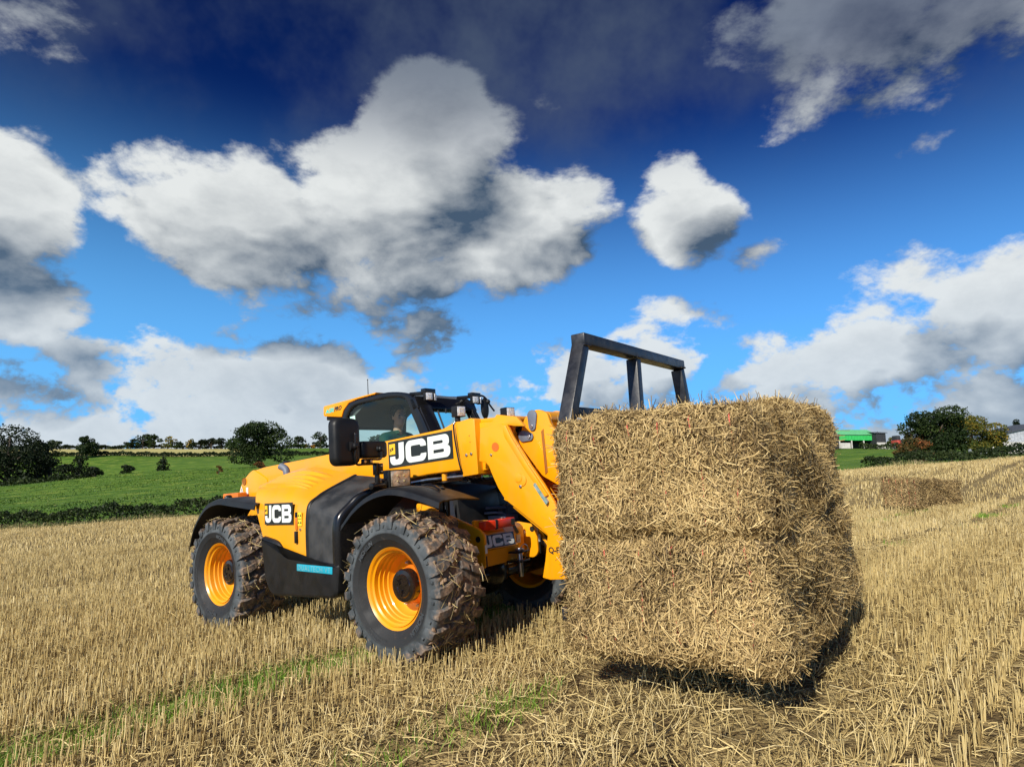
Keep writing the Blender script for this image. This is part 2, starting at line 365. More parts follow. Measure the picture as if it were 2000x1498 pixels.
def groundmat(name, stops, scale, stretch=(1, 1, 1), rot=0, bump=0.6, bs=30, rough=0.95, fine=None):
    m = bpy.data.materials.new(name); m.use_nodes = True; t = m.node_tree; b = t.nodes['Principled BSDF']; lk = t.links.new
    co = t.nodes.new('ShaderNodeTexCoord'); mp = t.nodes.new('ShaderNodeMapping'); mp.inputs['Scale'].default_value = stretch; mp.inputs['Rotation'].default_value = (0, 0, rot)
    lk(co.outputs['Object'], mp.inputs[0])
    n1 = t.nodes.new('ShaderNodeTexNoise'); n1.inputs['Scale'].default_value = scale; n1.inputs['Detail'].default_value = 9; n1.inputs['Roughness'].default_value = 0.62; lk(mp.outputs[0], n1.inputs[0])
    cr = t.nodes.new('ShaderNodeValToRGB'); els = cr.color_ramp.elements
    for i, (p, c) in enumerate(stops):
        if i < 2: els[i].position = p; els[i].color = (*c, 1)
        else: e = els.new(p); e.color = (*c, 1)
    lk(n1.outputs[0], cr.inputs[0])
    n2 = t.nodes.new('ShaderNodeTexNoise'); n2.inputs['Scale'].default_value = bs; n2.inputs['Detail'].default_value = 6; lk(mp.outputs[0], n2.inputs[0])
    bp = t.nodes.new('ShaderNodeBump'); bp.inputs['Strength'].default_value = bump; bp.inputs['Distance'].default_value = 0.15; lk(n2.outputs[0], bp.inputs['Height']); lk(bp.outputs[0], b.inputs['Normal'])
    out = cr.outputs[0]
    if fine:
        n3 = t.nodes.new('ShaderNodeTexNoise'); n3.inputs['Scale'].default_value = fine[0]; n3.inputs['Detail'].default_value = 3; lk(co.outputs['Object'], n3.inputs[0])
        c3 = t.nodes.new('ShaderNodeValToRGB'); c3.color_ramp.elements[0].position = 0.42; c3.color_ramp.elements[1].position = 0.62
        lk(n3.outputs[0], c3.inputs[0]); mx = t.nodes.new('ShaderNodeMix'); mx.data_type = 'RGBA'
        lk(c3.outputs[0], mx.inputs[0]); lk(out, mx.inputs[6]); mx.inputs[7].default_value = (*fine[1], 1); out = mx.outputs[2]
    lk(out, b.inputs['Base Color']); b.inputs['Roughness'].default_value = rough; b.inputs['Specular IOR Level'].default_value = 0.2
    return m
# ------------------------------------------------------------------ terrain
SLOPE = 0.07; EDGE = 43.0; ROW = R_(45)
def sstep(x, a, b): t = np.clip((x - a) / (b - a), 0, 1); return t * t * (3 - 2 * t)
def field_z(x, y):
    x = np.asarray(x, float); y = np.asarray(y, float)
    z = SLOPE * x + 0.04 - 0.57 * np.exp(-((y - 20) / 9.0) ** 2) * sstep(x, 3.5, 10)
    d = (x - y)                                   # two wheel ruts of the tramline, running with the rows
    for c in (-6.7, -3.85): z = z - 0.03 * np.exp(-((d - c) / 0.28) ** 2)
    return z
SN = np.array([-3.0, -1.2, -0.82, -0.6, -0.5, -0.41, -0.2, 0.3, 0.56, 0.83, 1.2, 3.0])
YN = np.array([43, 60, 110, 138, 205, 330, 600, 3000.])
EN = np.array([
    -0.03314 + 0.07 * SN,
    [-0.15, -0.085, -0.062, -0.047, -0.041, -0.035, -0.022, 0.000, 0.012, 0.026, 0.045, 0.10],
    [-0.06, -0.040, -0.020, -0.001, 0.006, 0.0105, 0.014, 0.016, 0.022, 0.031, 0.040, 0.06],
    [-0.06, -0.050, -0.038, -0.012, 0.003, 0.0150, 0.020, 0.024, 0.036, 0.036, 0.044, 0.05],
    [0.020, 0.024, 0.027, 0.0275, 0.0275, 0.0275, 0.029, 0.036, 0.0425, 0.043, 0.045, 0.05],
    [0.038, 0.038, 0.0385, 0.0385, 0.0388, 0.039, 0.040, 0.041, 0.043, 0.044, 0.046, 0.05],
    [0.034, 0.034, 0.034, 0.034, 0.034, 0.034, 0.035, 0.036, 0.036, 0.036, 0.038, 0.04],
    [0.015] * 12])
def land_z(x, y):
    x = np.asarray(x, float); y = np.asarray(y, float); s = x / np.maximum(y, 1e-3)
    rows = np.stack([np.interp(s, SN, e) for e in EN])
    yy = np.clip(y, YN[0], YN[-1]); i = np.clip(np.searchsorted(YN, yy) - 1, 0, len(YN) - 2)
    t = (yy - YN[i]) / (YN[i + 1] - YN[i])
    a = np.take_along_axis(rows, i[None], 0)[0]; b = np.take_along_axis(rows, i[None] + 1, 0)[0]
    e = a * (1 - t) + b * t
    bump = 0.25 * np.sin(x * 0.11 + y * 0.05) * np.sin(y * 0.083 - x * 0.03) * np.clip((y - 50) / 60, 0, 1)
    return CAM_H + e * y + bump
def gz(x, y):
    return float(field_z(x, y)) if y <= EDGE else float(land_z(np.array([x]), np.array([y]))[0])
def px(x, y, Y):
    """the point at depth Y seen towards a place in the photograph"""
    X = (x - 1000) / FPX; Z = (749 - y) / FPX
    dy = math.cos(PITCH) - Z * math.sin(PITCH); dz = math.sin(PITCH) + Z * math.cos(PITCH)
    return Vector((X / dy * Y, Y, CAM_H + dz / dy * Y))
def gridmesh(name, xs, ys, fn, m, **k):
    X, Y = np.meshgrid(xs, ys); return gridxy(name, X, Y, fn(X, Y), m, **k)
def gridxy(name, X, Y, Z, m):
    ny, nx = X.shape; V = np.stack([X, Y, Z], -1).reshape(-1, 3)
    i, j = np.meshgrid(np.arange(ny - 1), np.arange(nx - 1), indexing='ij'); a = (i * nx + j).ravel()
    F = np.stack([a, a + 1, a + nx + 1, a + nx], 1)
    o = npmesh(name, V, F, m, kind='structure', smooth=True); return o
M['soil'] = groundmat('stubble_soil', [(0.30, (0.08, 0.052, 0.026)), (0.72, (0.58, 0.45, 0.21)), (0.46, (0.23, 0.165, 0.072)), (0.60, (0.45, 0.34, 0.15))], 5.0, bump=0.9, bs=22)
M['pasture'] = groundmat('pasture_grass', [(0.32, (0.030, 0.080, 0.007)), (0.72, (0.27, 0.29, 0.06)), (0.45, (0.062, 0.135, 0.011)), (0.57, (0.11, 0.19, 0.018))], 0.35, stretch=(0.8, 1.6, 1), bump=1.0, bs=1.6)
M['palefield'] = groundmat('pale_stubble', [(0.30, (0.34, 0.32, 0.10)), (0.70, (0.54, 0.47, 0.19))], 0.12, stretch=(1, 0.3, 1), bump=0.3, bs=1)
M['farland'] = groundmat('far_fields', [(0.35, (0.06, 0.10, 0.02)), (0.65, (0.13, 0.18, 0.04))], 0.03, bump=0.2, bs=0.5)
# the stubble field: fine near the camera, coarse to the sides and behind
def axis(a, b, n0, lo, hi, step):
    core = np.arange(a, b + 1e-6, step)
    left = lo + (a - lo) * (1 - np.linspace(1, 0, n0) ** 2); right = b + (hi - b) * np.linspace(0, 1, n0) ** 2
    return np.unique(np.concatenate([left, core, right]).round(4))
def fieldh(X, Y):
    z = field_z(X, Y); nz = np.random.default_rng(3).normal(0, 0.008, X.shape); return z + nz * (np.abs(X) < 20) * (Y < 20)
fo = gridmesh('stubble_field', axis(-14, 16, 16, -220, 220, 0.12), axis(2, 26, 14, -80, EDGE + 0.6, 0.12), fieldh, M['soil'])
tag(fo, 'harvested stubble field sloping up to the right-hand side', 'field', kind='structure')
def band(name, s0, s1, y0, y1, ns, ny, m, dz=0.0):
    S, Y = np.meshgrid(np.linspace(s0, s1, ns), np.geomspace(y0, y1, ny)); X = S * Y
    return gridxy(name, X, Y, land_z(X, Y) + dz, m)
band('pasture', -3, 3, EDGE + 0.2, 205, 240, 110, M['pasture'])
band('far_field', -3, -0.425, 205, 330, 100, 16, M['palefield'])
band('far_pasture', -0.425, 3, 205, 330, 120, 16, M['pasture'])
band('far_land', -3, 3, 330, 3000, 120, 24, M['farland'])
# ------------------------------------------------------------------ where the machine stands (x forward, y to its left, z off the ground)
MR = Matrix(((0.790037, 0.609094, -0.069610), (-0.610586, 0.791950, -0.000198), (0.055008, 0.042659, 0.997574)))
MO = Vector((-1.31739, 6.87382, -0.0915))
MACH = Matrix.Translation(MO) @ MR.to_4x4()
MRn = np.array(MR); MOn = np.array(MO)
# ------------------------------------------------------------------ stubble, loose straw, grass
def wave(x, y, s, seed):
    r = np.random.default_rng(seed); v = 0
    for k in range(6):
        a = r.uniform(0, 6.28); f = s * r.uniform(0.6, 2.2); v = v + np.sin((x * math.cos(a) + y * math.sin(a)) * f + r.uniform(0, 6.28))
    return v / 3.0
def in_tyre(x, y):
    q = (np.stack([x, y, field_z(x, y)], 1) - MOn) @ MRn
    return (np.abs(np.abs(q[:, 0]) - 1.375) < 0.24) & (np.abs(np.abs(q[:, 1]) - 0.92) < 0.26)
def swath(x, y):
    b = (x - y) / 1.414; return np.sin(b * 5.6 + 0.5 * np.sin((x + y) * 0.25)) * 0.6 + np.sin(b * 2.1 + 1.0) * 0.5
def tram(x, y): d = x - y; return np.minimum(np.abs(d + 6.7), np.abs(d + 3.85)) / 1.414
def rows_in(y0, y1, spacing, per_m, jit, seed):
    r = np.random.default_rng(seed); tx, ty = math.sin(ROW), math.cos(ROW)
    amax = 1.1 * y1 + 3; n = int((2.2 * (amax + y1)) / spacing * 2 * (amax + y1) * per_m * 0.5)
    # sample uniformly over the wanted wedge, then snap to the drilled rows
    area = (1.05 * (y1 ** 2 - y0 ** 2) + 2 * 1.6 * (y1 - y0)); cnt = int(area * per_m / spacing)
    Y = np.sqrt(r.uniform(y0 ** 2, y1 ** 2, cnt)); X = r.uniform(-1, 1, cnt) * (1.05 * Y + 1.6)
    a = X * tx + Y * ty; b = X * ty - Y * tx
    k = np.round(b / spacing) * spacing
    wob = 0.02 * np.sin(a * 1.3 + k * 3)
    a = a + 0.02 * np.sin(a * 95 + k * 40)                   # tufts
    b = k + wob + r.normal(0, jit, cnt)
    X = a * tx + b * ty; Y = a * ty - b * tx
    ok = (Y < EDGE) & ~in_tyre(X, Y)
    td = tram(X, Y); ok &= (td > 0.19) | (r.random(cnt) < 0.15)
    ok &= (r.random(cnt) < np.clip(0.84 + 0.20 * wave(X, Y, 1.1, 5) + np.where(Y < 9, 0.10, 0.05) * swath(X, Y), 0.3, 1))
    return X[ok], Y[ok], r
def stalks(X, Y, r, hmin, hmax, rad, ns, lean):
    n = len(X); Z = field_z(X, Y) - 0.01
    flat = np.clip(wave(X, Y, 0.75, 9) - 0.40 + 0.35 * sstep(X, 0.8, 2.2) * (Y < 6.5), 0, 1) * 1.4            # patches pressed over by wheels and weather
    h = r.uniform(hmin, hmax, n) * (1 - 0.25 * np.clip(flat, 0, 1)) * (1 + 0.10 * wave(X, Y, 2.0, 21) + 0.14 * swath(X, Y))
    la = r.uniform(0, 6.283, n); lm = np.abs(r.normal(0, lean, n)) + flat * r.uniform(0, 1.4, n)
    lm = np.where(r.random(n) < 0.09, r.uniform(0.6, 1.6, n), lm)
    dx = np.sin(lm) * np.cos(la) * h; dy = np.sin(lm) * np.sin(la) * h; dz = np.cos(np.clip(lm, 0, 1.5)) * h
    R0 = rad * r.uniform(0.7, 1.25, n); ph = r.uniform(0, 6.283, n)
    B = np.stack([X, Y, Z], 1); T = B + np.stack([dx, dy, dz], 1)
    ring = []
    for c, rr in ((B, R0 * 1.1), (T, R0 * 0.95)):
        for k in range(ns):
            an = ph + 6.2832 * k / ns; ring.append(c + np.stack([np.cos(an) * rr, np.sin(an) * rr, np.zeros(n)], 1))
    V = np.stack(ring, 1).reshape(-1, 3); base = (np.arange(n) * 2 * ns)[:, None]
    F = np.concatenate([base + np.array([[k, (k + 1) % ns, ns + (k + 1) % ns, ns + k]]) for k in range(ns)], 0)
    if ns == 4: F = np.concatenate([F, base + np.array([[4, 5, 6, 7]])], 0)
    rnd = np.repeat(np.clip(r.normal(0.57, 0.26, n) + 0.07 * wave(X, Y, 0.5, 31) + 0.15 * swath(X, Y), 0, 1), 2 * ns)
    return V, F, rnd
X, Y, r = rows_in(1.6, 9.0, 0.135, 125, 0.011, 41)
V, F, rn = stalks(X, Y, r, 0.075, 0.195, 0.0029, 3, 0.12)
so_ = npmesh('stubble', V, F, M['straw'], kind='stuff', attr=rn)
tag(so_, 'cut straw stubble standing in rows close to the camera', 'stubble')
X, Y, r = rows_in(9.0, 20.0, 0.135, 30, 0.018, 42); V, F, rn = stalks(X, Y, r, 0.09, 0.185, 0.0048, 3, 0.12)
o = npmesh('stubble', V, F, M['straw'], kind='stuff', attr=rn); tag(o, 'cut straw stubble around and beyond the loader', 'stubble')
X, Y, r = rows_in(20.0, 43.0, 0.135, 6, 0.03, 43); V, F, rn = stalks(X, Y, r, 0.09, 0.18, 0.0115, 3, 0.14)
o = npmesh('stubble', V, F, M['straw'], kind='stuff', attr=rn); tag(o, 'cut straw stubble in the far part of the field', 'stubble')
def strips(P, dirs, L_, W, nrm, lift, r):
    """thin bent straws: P centres, dirs unit directions, nrm surface normals"""
    n = len(P); side = np.cross(dirs, nrm); side /= np.linalg.norm(side, axis=1, keepdims=True) + 1e-9
    tw = r.uniform(-0.9, 0.9, n)[:, None]; side = side * np.cos(tw) + nrm * np.sin(tw)
    a = P - dirs * (L_ / 2)[:, None] + nrm * lift[:, :1]; b = P + nrm * lift[:, 1:2]; c = P + dirs * (L_ / 2)[:, None] + nrm * lift[:, 2:3]
    s = side * (W / 2)[:, None]
    V = np.stack([a - s, a + s, b - s, b + s, c - s, c + s], 1).reshape(-1, 3); base = (np.arange(n) * 6)[:, None]
    F = np.concatenate([base + np.array([[0, 1, 3, 2]]), base + np.array([[2, 3, 5, 4]])], 0)
    return V, F
r = np.random.default_rng(77); n = 56000
Y = np.sqrt(r.uniform(1.6 ** 2, 11 ** 2, n)); X = r.uniform(-1, 1, n) * (1.0 * Y + 1.5); ok = ~in_tyre(X, Y); X, Y = X[ok], Y[ok]; n = len(X)
Z = field_z(X, Y) + np.abs(r.normal(0.012, 0.032, n)) + 0.006
an = r.uniform(0, 6.283, n); D_ = np.stack([np.cos(an), np.sin(an), r.normal(0, 0.16, n)], 1); D_ /= np.linalg.norm(D_, axis=1, keepdims=True)
V, F = strips(np.stack([X, Y, Z], 1), D_, r.uniform(0.04, 0.24, n), r.uniform(0.0025, 0.0055, n), np.tile([0, 0, 1.], (n, 1)), r.normal(0, 0.008, (n, 3)), r)
o = npmesh('loose_straw', V, F, M['straw'], kind='stuff', attr=np.repeat(np.clip(r.normal(0.62, 0.22, n), 0, 1), 6)); tag(o, 'loose straw lying between the stubble rows', 'straw')
def blades(X, Y, h, wd, r, Zf):
    n = len(X); Z = Zf(X, Y); la = r.uniform(0, 6.283, n); lm = r.uniform(0.1, 0.9, n); an = r.uniform(0, 6.283, n)
    B = np.stack([X, Y, Z], 1); s = np.stack([np.cos(an), np.sin(an), 0 * an], 1) * (wd / 2)[:, None]
    dv = np.stack([np.cos(la) * lm, np.sin(la) * lm, np.ones(n)], 1) * h[:, None]
    m1 = B + dv * 0.55 * np.array([0.6, 0.6, 1]); t = B + dv * np.array([1.2, 1.2, 0.9])
    V = np.stack([B - s, B + s, m1 - s * 0.8, m1 + s * 0.8, t - s * .1, t + s * .1], 1).reshape(-1, 3); b = (np.arange(n) * 6)[:, None]
    return V, np.concatenate([b + np.array([[0, 1, 3, 2]]), b + np.array([[2, 3, 5, 4]])], 0)
r = np.random.default_rng(5); n = 110000
a = r.uniform(-2, 34, n); c = np.where(r.random(n) < 0.5, -6.7, -3.85) + r.normal(0, 0.24, n)
X = (a + c) / 2 ; Y = (a - c) / 2
mask = np.clip(wave(X, Y, 1.6, 15) * 1.0 + -0.10 + 0.95 * (c < -5.3) * (Y < 7), 0, 1)
mask = mask * np.where(X > 6, 0.35, 1.0)
ok = (r.random(n) < mask) & (np.abs(X) < 1.05 * Y + 1.5) & (Y > 1.8) & ~in_tyre(X, Y) & (r.random(n) < np.clip(7 / np.maximum(Y, 1), 0.25, 1))
X, Y = X[ok], Y[ok]; n = len(X)
V, F = blades(X, Y, r.uniform(0.03, 0.12, n), r.uniform(0.003, 0.006, n) * np.clip(Y / 5, 1, 3), r, field_z)
o = npmesh('grass', V, F, M['blade'], kind='stuff', attr=np.repeat(r.random(n), 6)); tag(o, 'green grass sprouting along the wheel ruts', 'grass')
# ------------------------------------------------------------------ telehandler
TH = empty('telehandler', MACH)
tag(TH, 'yellow and black telescopic loader with muddy tyres, standing in the stubble', 'telehandler')
def rr(x0, y0, x1, y1, rad, order='ccw', n=5):
    """corner arcs of a rounded rectangle as four lists: TR, TL, BL, BR"""
    out = []
    for (cx, cy, a), q in zip(((x1, y1, 0), (x0, y1, 90), (x0, y0, 180), (x1, y0, 270)), rad):
        sx_ = -1 if cx == x1 else 1; sy_ = -1 if cy == y1 else 1
        ox, oy = cx + sx_ * q, cy + sy_ * q
        out.append([(ox + q * math.cos(R_(a + 90 * k / n)), oy + q * math.sin(R_(a + 90 * k / n))) for k in range(n + 1)])
    return out
def strip2(outer, inner, closed=False):
    n = len(outer); vs = outer + inner
    fs = [(i, (i + 1) % n, n + (i + 1) % n, n + i) for i in range(n if closed else n - 1)]
    return vs, fs
def jcb_shapes(w, h):
    """bold block letters J, C, B inside a w x h plate"""
    tx = 0.085 * w; ty = 0.205 * h; b, t = 0.09 * h, 0.91 * h; out = []
    x0, x1 = 0.03 * w, 0.262 * w; o = rr(x0, b, x1, t, (0.01 * h,) * 2 + (0.22 * h, 0.26 * h)); i = rr(x0 + tx, b + ty, x1 - tx, t, (0.001 * h,) * 2 + (0.05 * h, 0.08 * h))
    hk = 0.42 * h
    out.append(strip2([(x1, t)] + o[3][::-1] + o[2][::-1] + [(x0, hk)], [(x1 - tx, t)] + i[3][::-1] + i[2][::-1] + [(x0 + tx, hk)]))
    x0, x1 = 0.288 * w, 0.612 * w; o = rr(x0, b, x1, t, (0.25 * h,) * 4); i = rr(x0 + tx, b + ty, x1 - tx, t - ty, (0.07 * h,) * 4)
    out.append(strip2([(x1, 0.63 * h)] + o[0] + o[1] + o[2] + o[3] + [(x1, 0.37 * h)], [(x1 - tx, 0.63 * h)] + i[0] + i[1] + i[2] + i[3] + [(x1 - tx, 0.37 * h)]))
    x0, x1 = 0.636 * w, 0.966 * w; mid = 0.505 * h
    o = rr(x0, mid, x1 - 0.012 * w, t, (0.2 * h, 0.005 * h, 0.001 * h, 0.13 * h)); i = rr(x0 + tx, mid + ty * 0.5, x1 - 0.012 * w - tx * 1.05, t - ty * 0.95, (0.05 * h, 0.01 * h, 0.01 * h, 0.05 * h))
    out.append(strip2(sum(o, []), sum(i, []), True))
    o = rr(x0, b, x1, mid, (0.13 * h, 0.001 * h, 0.005 * h, 0.2 * h)); i = rr(x0 + tx, b + ty * 0.95, x1 - tx * 1.05, mid - ty * 0.5, (0.05 * h, 0.01 * h, 0.01 * h, 0.05 * h))
    out.append(strip2(sum(o, []), sum(i, []), True))
    return out
def logo(parent, org, u, v, w, h, small=True):
    u = Vector(u).normalized(); v = Vector(v); v = (v - 0 * u).normalized(); nn = u.cross(v).normalized(); org = Vector(org)
    def at2(q, d): return org + u * q[0] + v * q[1] + nn * d
    mb = MB(); c = [at2(q, d) for d in (-0.002, 0.004) for q in ((0, 0), (w, 0), (w, h), (0, h))]
    mb.add(c, [(3, 2, 1, 0), (4, 5, 6, 7), (0, 1, 5, 4), (1, 2, 6, 5), (2, 3, 7, 6), (3, 0, 4, 7)])
    pl = mb.build('name_plate', M['decal_black'], parent, smooth=0)
    mb = MB()
    for vs, fs in jcb_shapes(w, h): mb.add([at2(q, 0.0065) for q in vs], fs)
    me = bpy.data.meshes.new('lettering'); me.from_pydata(mb.v, [], mb.f); finish('lettering', me, M['white'], pl, 0)
    if small:
        mb = MB(); mb.add([at2(q, 0.0065) for q in ((0.02 * w, 0.5 * h), (0.118 * w, 0.5 * h), (0.118 * w, 0.9 * h), (0.02 * w, 0.9 * h))], [(0, 1, 2, 3)])
        mb.build('corner_emblem', M['decal_yellow'], pl, smooth=0)
        text_on('emblem_lettering', 'JCB', at2((0.032 * w, 0.62 * h), 0.008), u + v * 0.25, v - u * 0.05, M['decal_black'], pl, 0.045 * w * 0.9, offset=0.002)
    return pl
def bolt(parent, p, d, r_=0.014, m='steel', name='bolt', h=0.012):
    d = Vector(d).normalized(); p = Vector(p); mb = MB(); mb.tube([p - d * 0.004, p + d * h], r_, 6); return mb.build(name, M[m], parent, bevel=0.002, smooth=0.4)
def round_prof(pts, r=0.03, n=4):
    """polygon with rounded corners"""
    out = []; k = len(pts)
    for i in range(k):
        a, b, c = (Vector((*pts[(i + d) % k], 0)) for d in (-1, 0, 1))
        q = min(r, (a - b).length * 0.45, (c - b).length * 0.45); s_ = b + (a - b).normalized() * q; e = b + (c - b).normalized() * q
        for t in range(n + 1):
            t /= n; p = s_ * (1 - t) ** 2 + b * 2 * t * (1 - t) + e * t * t; out.append((p.x, p.y))
    return out
# --- wheels: 24 inch industrial tyres, outer face towards -y
def ring_text(s, rad, a_mid, y, size, bold=0.0):
    vs, fs = text_mesh(s, size, offset=bold, align='CENTER'); out = []
    for p in vs:
        a = a_mid - p.x / rad; q = rad + p.y - size * 0.35; out.append((q * math.cos(a), y, q * math.sin(a)))
    return out, fs
def tyre_mat():
    m = mat('muddy_tyre', (0.030, 0.036, 0.040), 0.7, col2=(0.085, 0.098, 0.105), scale=8, bump=0.12, bscale=70)
    t = m.node_tree; b = t.nodes['Principled BSDF']; cr = [n for n in t.nodes if n.type == 'VALTORGB'][0]; lk = t.links.new
    co = [n for n in t.nodes if n.type == 'TEX_COORD'][0]
    sp = t.nodes.new('ShaderNodeSeparateXYZ'); lk(co.outputs['Object'], sp.inputs[0])
    ln = t.nodes.new('ShaderNodeVectorMath'); ln.operation = 'LENGTH'; cb = t.nodes.new('ShaderNodeCombineXYZ'); lk(sp.outputs[0], cb.inputs[0]); lk(sp.outputs[2], cb.inputs[2]); lk(cb.outputs[0], ln.inputs[0])
    mr = t.nodes.new('ShaderNodeMapRange'); lk(ln.outputs['Value'], mr.inputs[0]); mr.inputs[1].default_value = 0.487; mr.inputs[2].default_value = 0.567
    nz = t.nodes.new('ShaderNodeTexNoise'); nz.inputs['Scale'].default_value = 16; nz.inputs['Detail'].default_value = 6; lk(co.outputs['Object'], nz.inputs[0])
    ad = t.nodes.new('ShaderNodeMath'); ad.operation = 'MULTIPLY_ADD'; lk(nz.outputs[0], ad.inputs[0]); ad.inputs[1].default_value = 3.2; ad.inputs[2].default_value = -2.05
    a2 = t.nodes.new('ShaderNodeMath'); a2.operation = 'ADD'; lk(mr.outputs[0], a2.inputs[0]); lk(ad.outputs[0], a2.inputs[1]); a2.use_clamp = True
    mx = t.nodes.new('ShaderNodeMix'); mx.data_type = 'RGBA'; lk(a2.outputs[0], mx.inputs[0])
    m2 = t.nodes.new('ShaderNodeMapRange'); lk(ln.outputs['Value'], m2.inputs[0]); m2.inputs[1].default_value = 0.436; m2.inputs[2].default_value = 0.452
    m3 = t.nodes.new('ShaderNodeMix'); m3.data_type = 'RGBA'; lk(m2.outputs[0], m3.inputs[0]); m3.inputs[6].default_value = (0.013, 0.014, 0.015, 1); lk(cr.outputs[0], m3.inputs[7]); lk(m3.outputs[2], mx.inputs[6])
    n3 = t.nodes.new('ShaderNodeTexNoise'); n3.inputs['Scale'].default_value = 40; lk(co.outputs['Object'], n3.inputs[0]); c3 = t.nodes.new('ShaderNodeValToRGB')
    c3.color_ramp.elements[0].position = 0.35; c3.color_ramp.elements[0].color = (0.11, 0.065, 0.038, 1); c3.color_ramp.elements[1].position = 0.7; c3.color_ramp.elements[1].color = (0.38, 0.26, 0.17, 1)
    lk(n3.outputs[0], c3.inputs[0]); lk(c3.outputs[0], mx.inputs[7]); lk(mx.outputs[2], b.inputs['Base Color'])
    return m
M['tyre'] = tyre_mat()
def kr(r): return r if r < 0.336 else 0.336 + (r - 0.336) * 0.75
def make_wheel():
    mb = MB()          # dished steel rim with pressed rings
    mb.lathe([(0.318, 0.20), (0.336, 0.215), (0.300, 0.19), (0.285, 0.0), (0.285, -0.165), (0.300, -0.195), (0.336, -0.222), (0.341, -0.214), (0.336, -0.206)], n=64)
    mb.lathe([(0.300, -0.205), (0.292, -0.185), (0.279, -0.175), (0.277, -0.135), (0.268, -0.128), (0.266, -0.095), (0.258, -0.090), (0.256, -0.055), (0.247, -0.048), (0.240, 0.0), (0.225, 0.022), (0.15, 0.03), (0.08, 0.03)], n=64)
    wh = mb.build('wheel', M['yellow'], TH, smooth=0.5)
    mb = MB(); P = [(0.325, -0.214), (0.345, -0.232), (0.40, -0.252), (0.405, -0.257), (0.47, -0.266), (0.478, -0.270), (0.484, -0.266), (0.54, -0.262), (0.585, -0.252), (0.608, -0.232), (0.618, -0.19), (0.622, -0.1), (0.624, 0)]
    P = [(kr(a), b) for a, b in P]
    mb.lathe(P + [(a, -b) for a, b in P[::-1][1:]], n=72)
    NL = 21
    for k in range(NL):
        for sd in (-1, 1):
            a0 = 2 * math.pi * (k + (0.5 if sd > 0 else 0)) / NL
            # shoulder lug: a long raked block that wraps over the shoulder
            secs = []
            for (yy, da, wd, r0, r1) in ((0.272, -0.015, 0.062, 0.52, 0.600), (0.262, 0.0, 0.068, 0.57, 0.648), (0.19, 0.02, 0.066, 0.60, 0.663), (0.115, 0.075, 0.058, 0.60, 0.664)):
                c = []
                for (wq, rq) in ((-0.5, r0), (0.5, r0), (0.40, r1), (-0.40, r1)):
                    a = a0 + da + wq * wd / 0.6 * 1.25; rq = kr(rq); c.append((rq * math.cos(a), sd * yy, rq * math.sin(a)))
                secs.append(c)
            vs = sum(secs, []); fs = [(i * 4 + j, i * 4 + (j + 1) % 4, i * 4 + 4 + (j + 1) % 4, i * 4 + 4 + j) for i in range(3) for j in range(4)] + [(3, 2, 1, 0), (12, 13, 14, 15)]
            mb.add(vs, fs)
            secs = []          # centre block
            for (yy, da) in ((0.085, 0.10), (0.012, 0.155)):
                secs.append([(kr(rq) * math.cos(a0 + da + wq * 0.125), sd * yy, kr(rq) * math.sin(a0 + da + wq * 0.125)) for (wq, rq) in ((-0.5, 0.60), (0.5, 0.60), (0.42, 0.664), (-0.42, 0.664))])
            vs = sum(secs, []); mb.add(vs, [(i, (i + 1) % 4, 4 + (i + 1) % 4, 4 + i) for i in range(4)] + [(3, 2, 1, 0), (4, 5, 6, 7)])
            # little wedge below each lug on the sidewall
            a = a0 + 0.15; c = []
            for (da, rq, yy) in ((-0.028, 0.565, 0.250), (0.028, 0.565, 0.250), (0.018, 0.528, 0.262), (-0.018, 0.528, 0.262), (-0.02, 0.562, 0.272), (0.02, 0.562, 0.272), (0.014, 0.532, 0.270), (-0.014, 0.532, 0.270)):
                rq = kr(rq); c.append((rq * math.cos(a + da), sd * yy, rq * math.sin(a + da)))
            mb.add(c, [(4, 5, 6, 7), (0, 1, 5, 4), (1, 2, 6, 5), (2, 3, 7, 6), (3, 0, 4, 7)])
    ty = mb.build('tyre', M['tyre'], wh, bevel=0.004, seg=1, smooth=0.5)
    mb = MB()
    for s, rad, am, sz in (('MICHELIN', 0.405, R_(132), 0.050), ('MICHELIN', 0.405, R_(-38), 0.050), ('500/70 R 24 IND', 0.425, R_(-118), 0.024), ('XMCL TUBELESS RADIAL X', 0.395, R_(-112), 0.018)):
        vs, fs = ring_text(s, rad, am, -0.2665, sz, 0.002 * (sz > 0.045)); mb.add(vs, fs)
    me = bpy.data.meshes.new('sidewall_lettering'); me.from_pydata(mb.v, [], mb.f); finish('sidewall_lettering', me, M['rubber'], wh, 0, kind='stuff')
    mb = MB(); mb.lathe([(0.0, -0.118), (0.055, -0.118), (0.060, -0.124), (0.088, -0.124), (0.094, -0.116), (0.126, -0.112), (0.135, -0.098), (0.133, -0.03)], n=40)
    for k in range(3):
        a = 2 * math.pi * k / 3 + 0.4; mb.box((0.055 * math.cos(a), -0.123, 0.055 * math.sin(a)), (0.05, 0.014, 0.014), (0, -a, 0))
    mb.build('hub', M['hub'], wh, smooth=0.5)
    mb = MB(); mb.lathe([(0.134, -0.04), (0.142, -0.025), (0.155, 0.0), (0.162, 0.028)], n=40); mb.build('hub_collar', M['orange'], wh, smooth=0.5)
    for k in range(8):
        a = 2 * math.pi * k / 8 + 0.3; mb = MB(); mb.tube([(0.178 * math.cos(a), 0.03, 0.178 * math.sin(a)), (0.178 * math.cos(a), -0.008, 0.178 * math.sin(a))], 0.014, 6)
        mb.tube([(0.178 * math.cos(a), -0.008, 0.178 * math.sin(a)), (0.178 * math.cos(a), -0.022, 0.178 * math.sin(a))], 0.008, 6); mb.build('wheel_nut', M['steel'], wh, smooth=0.4)
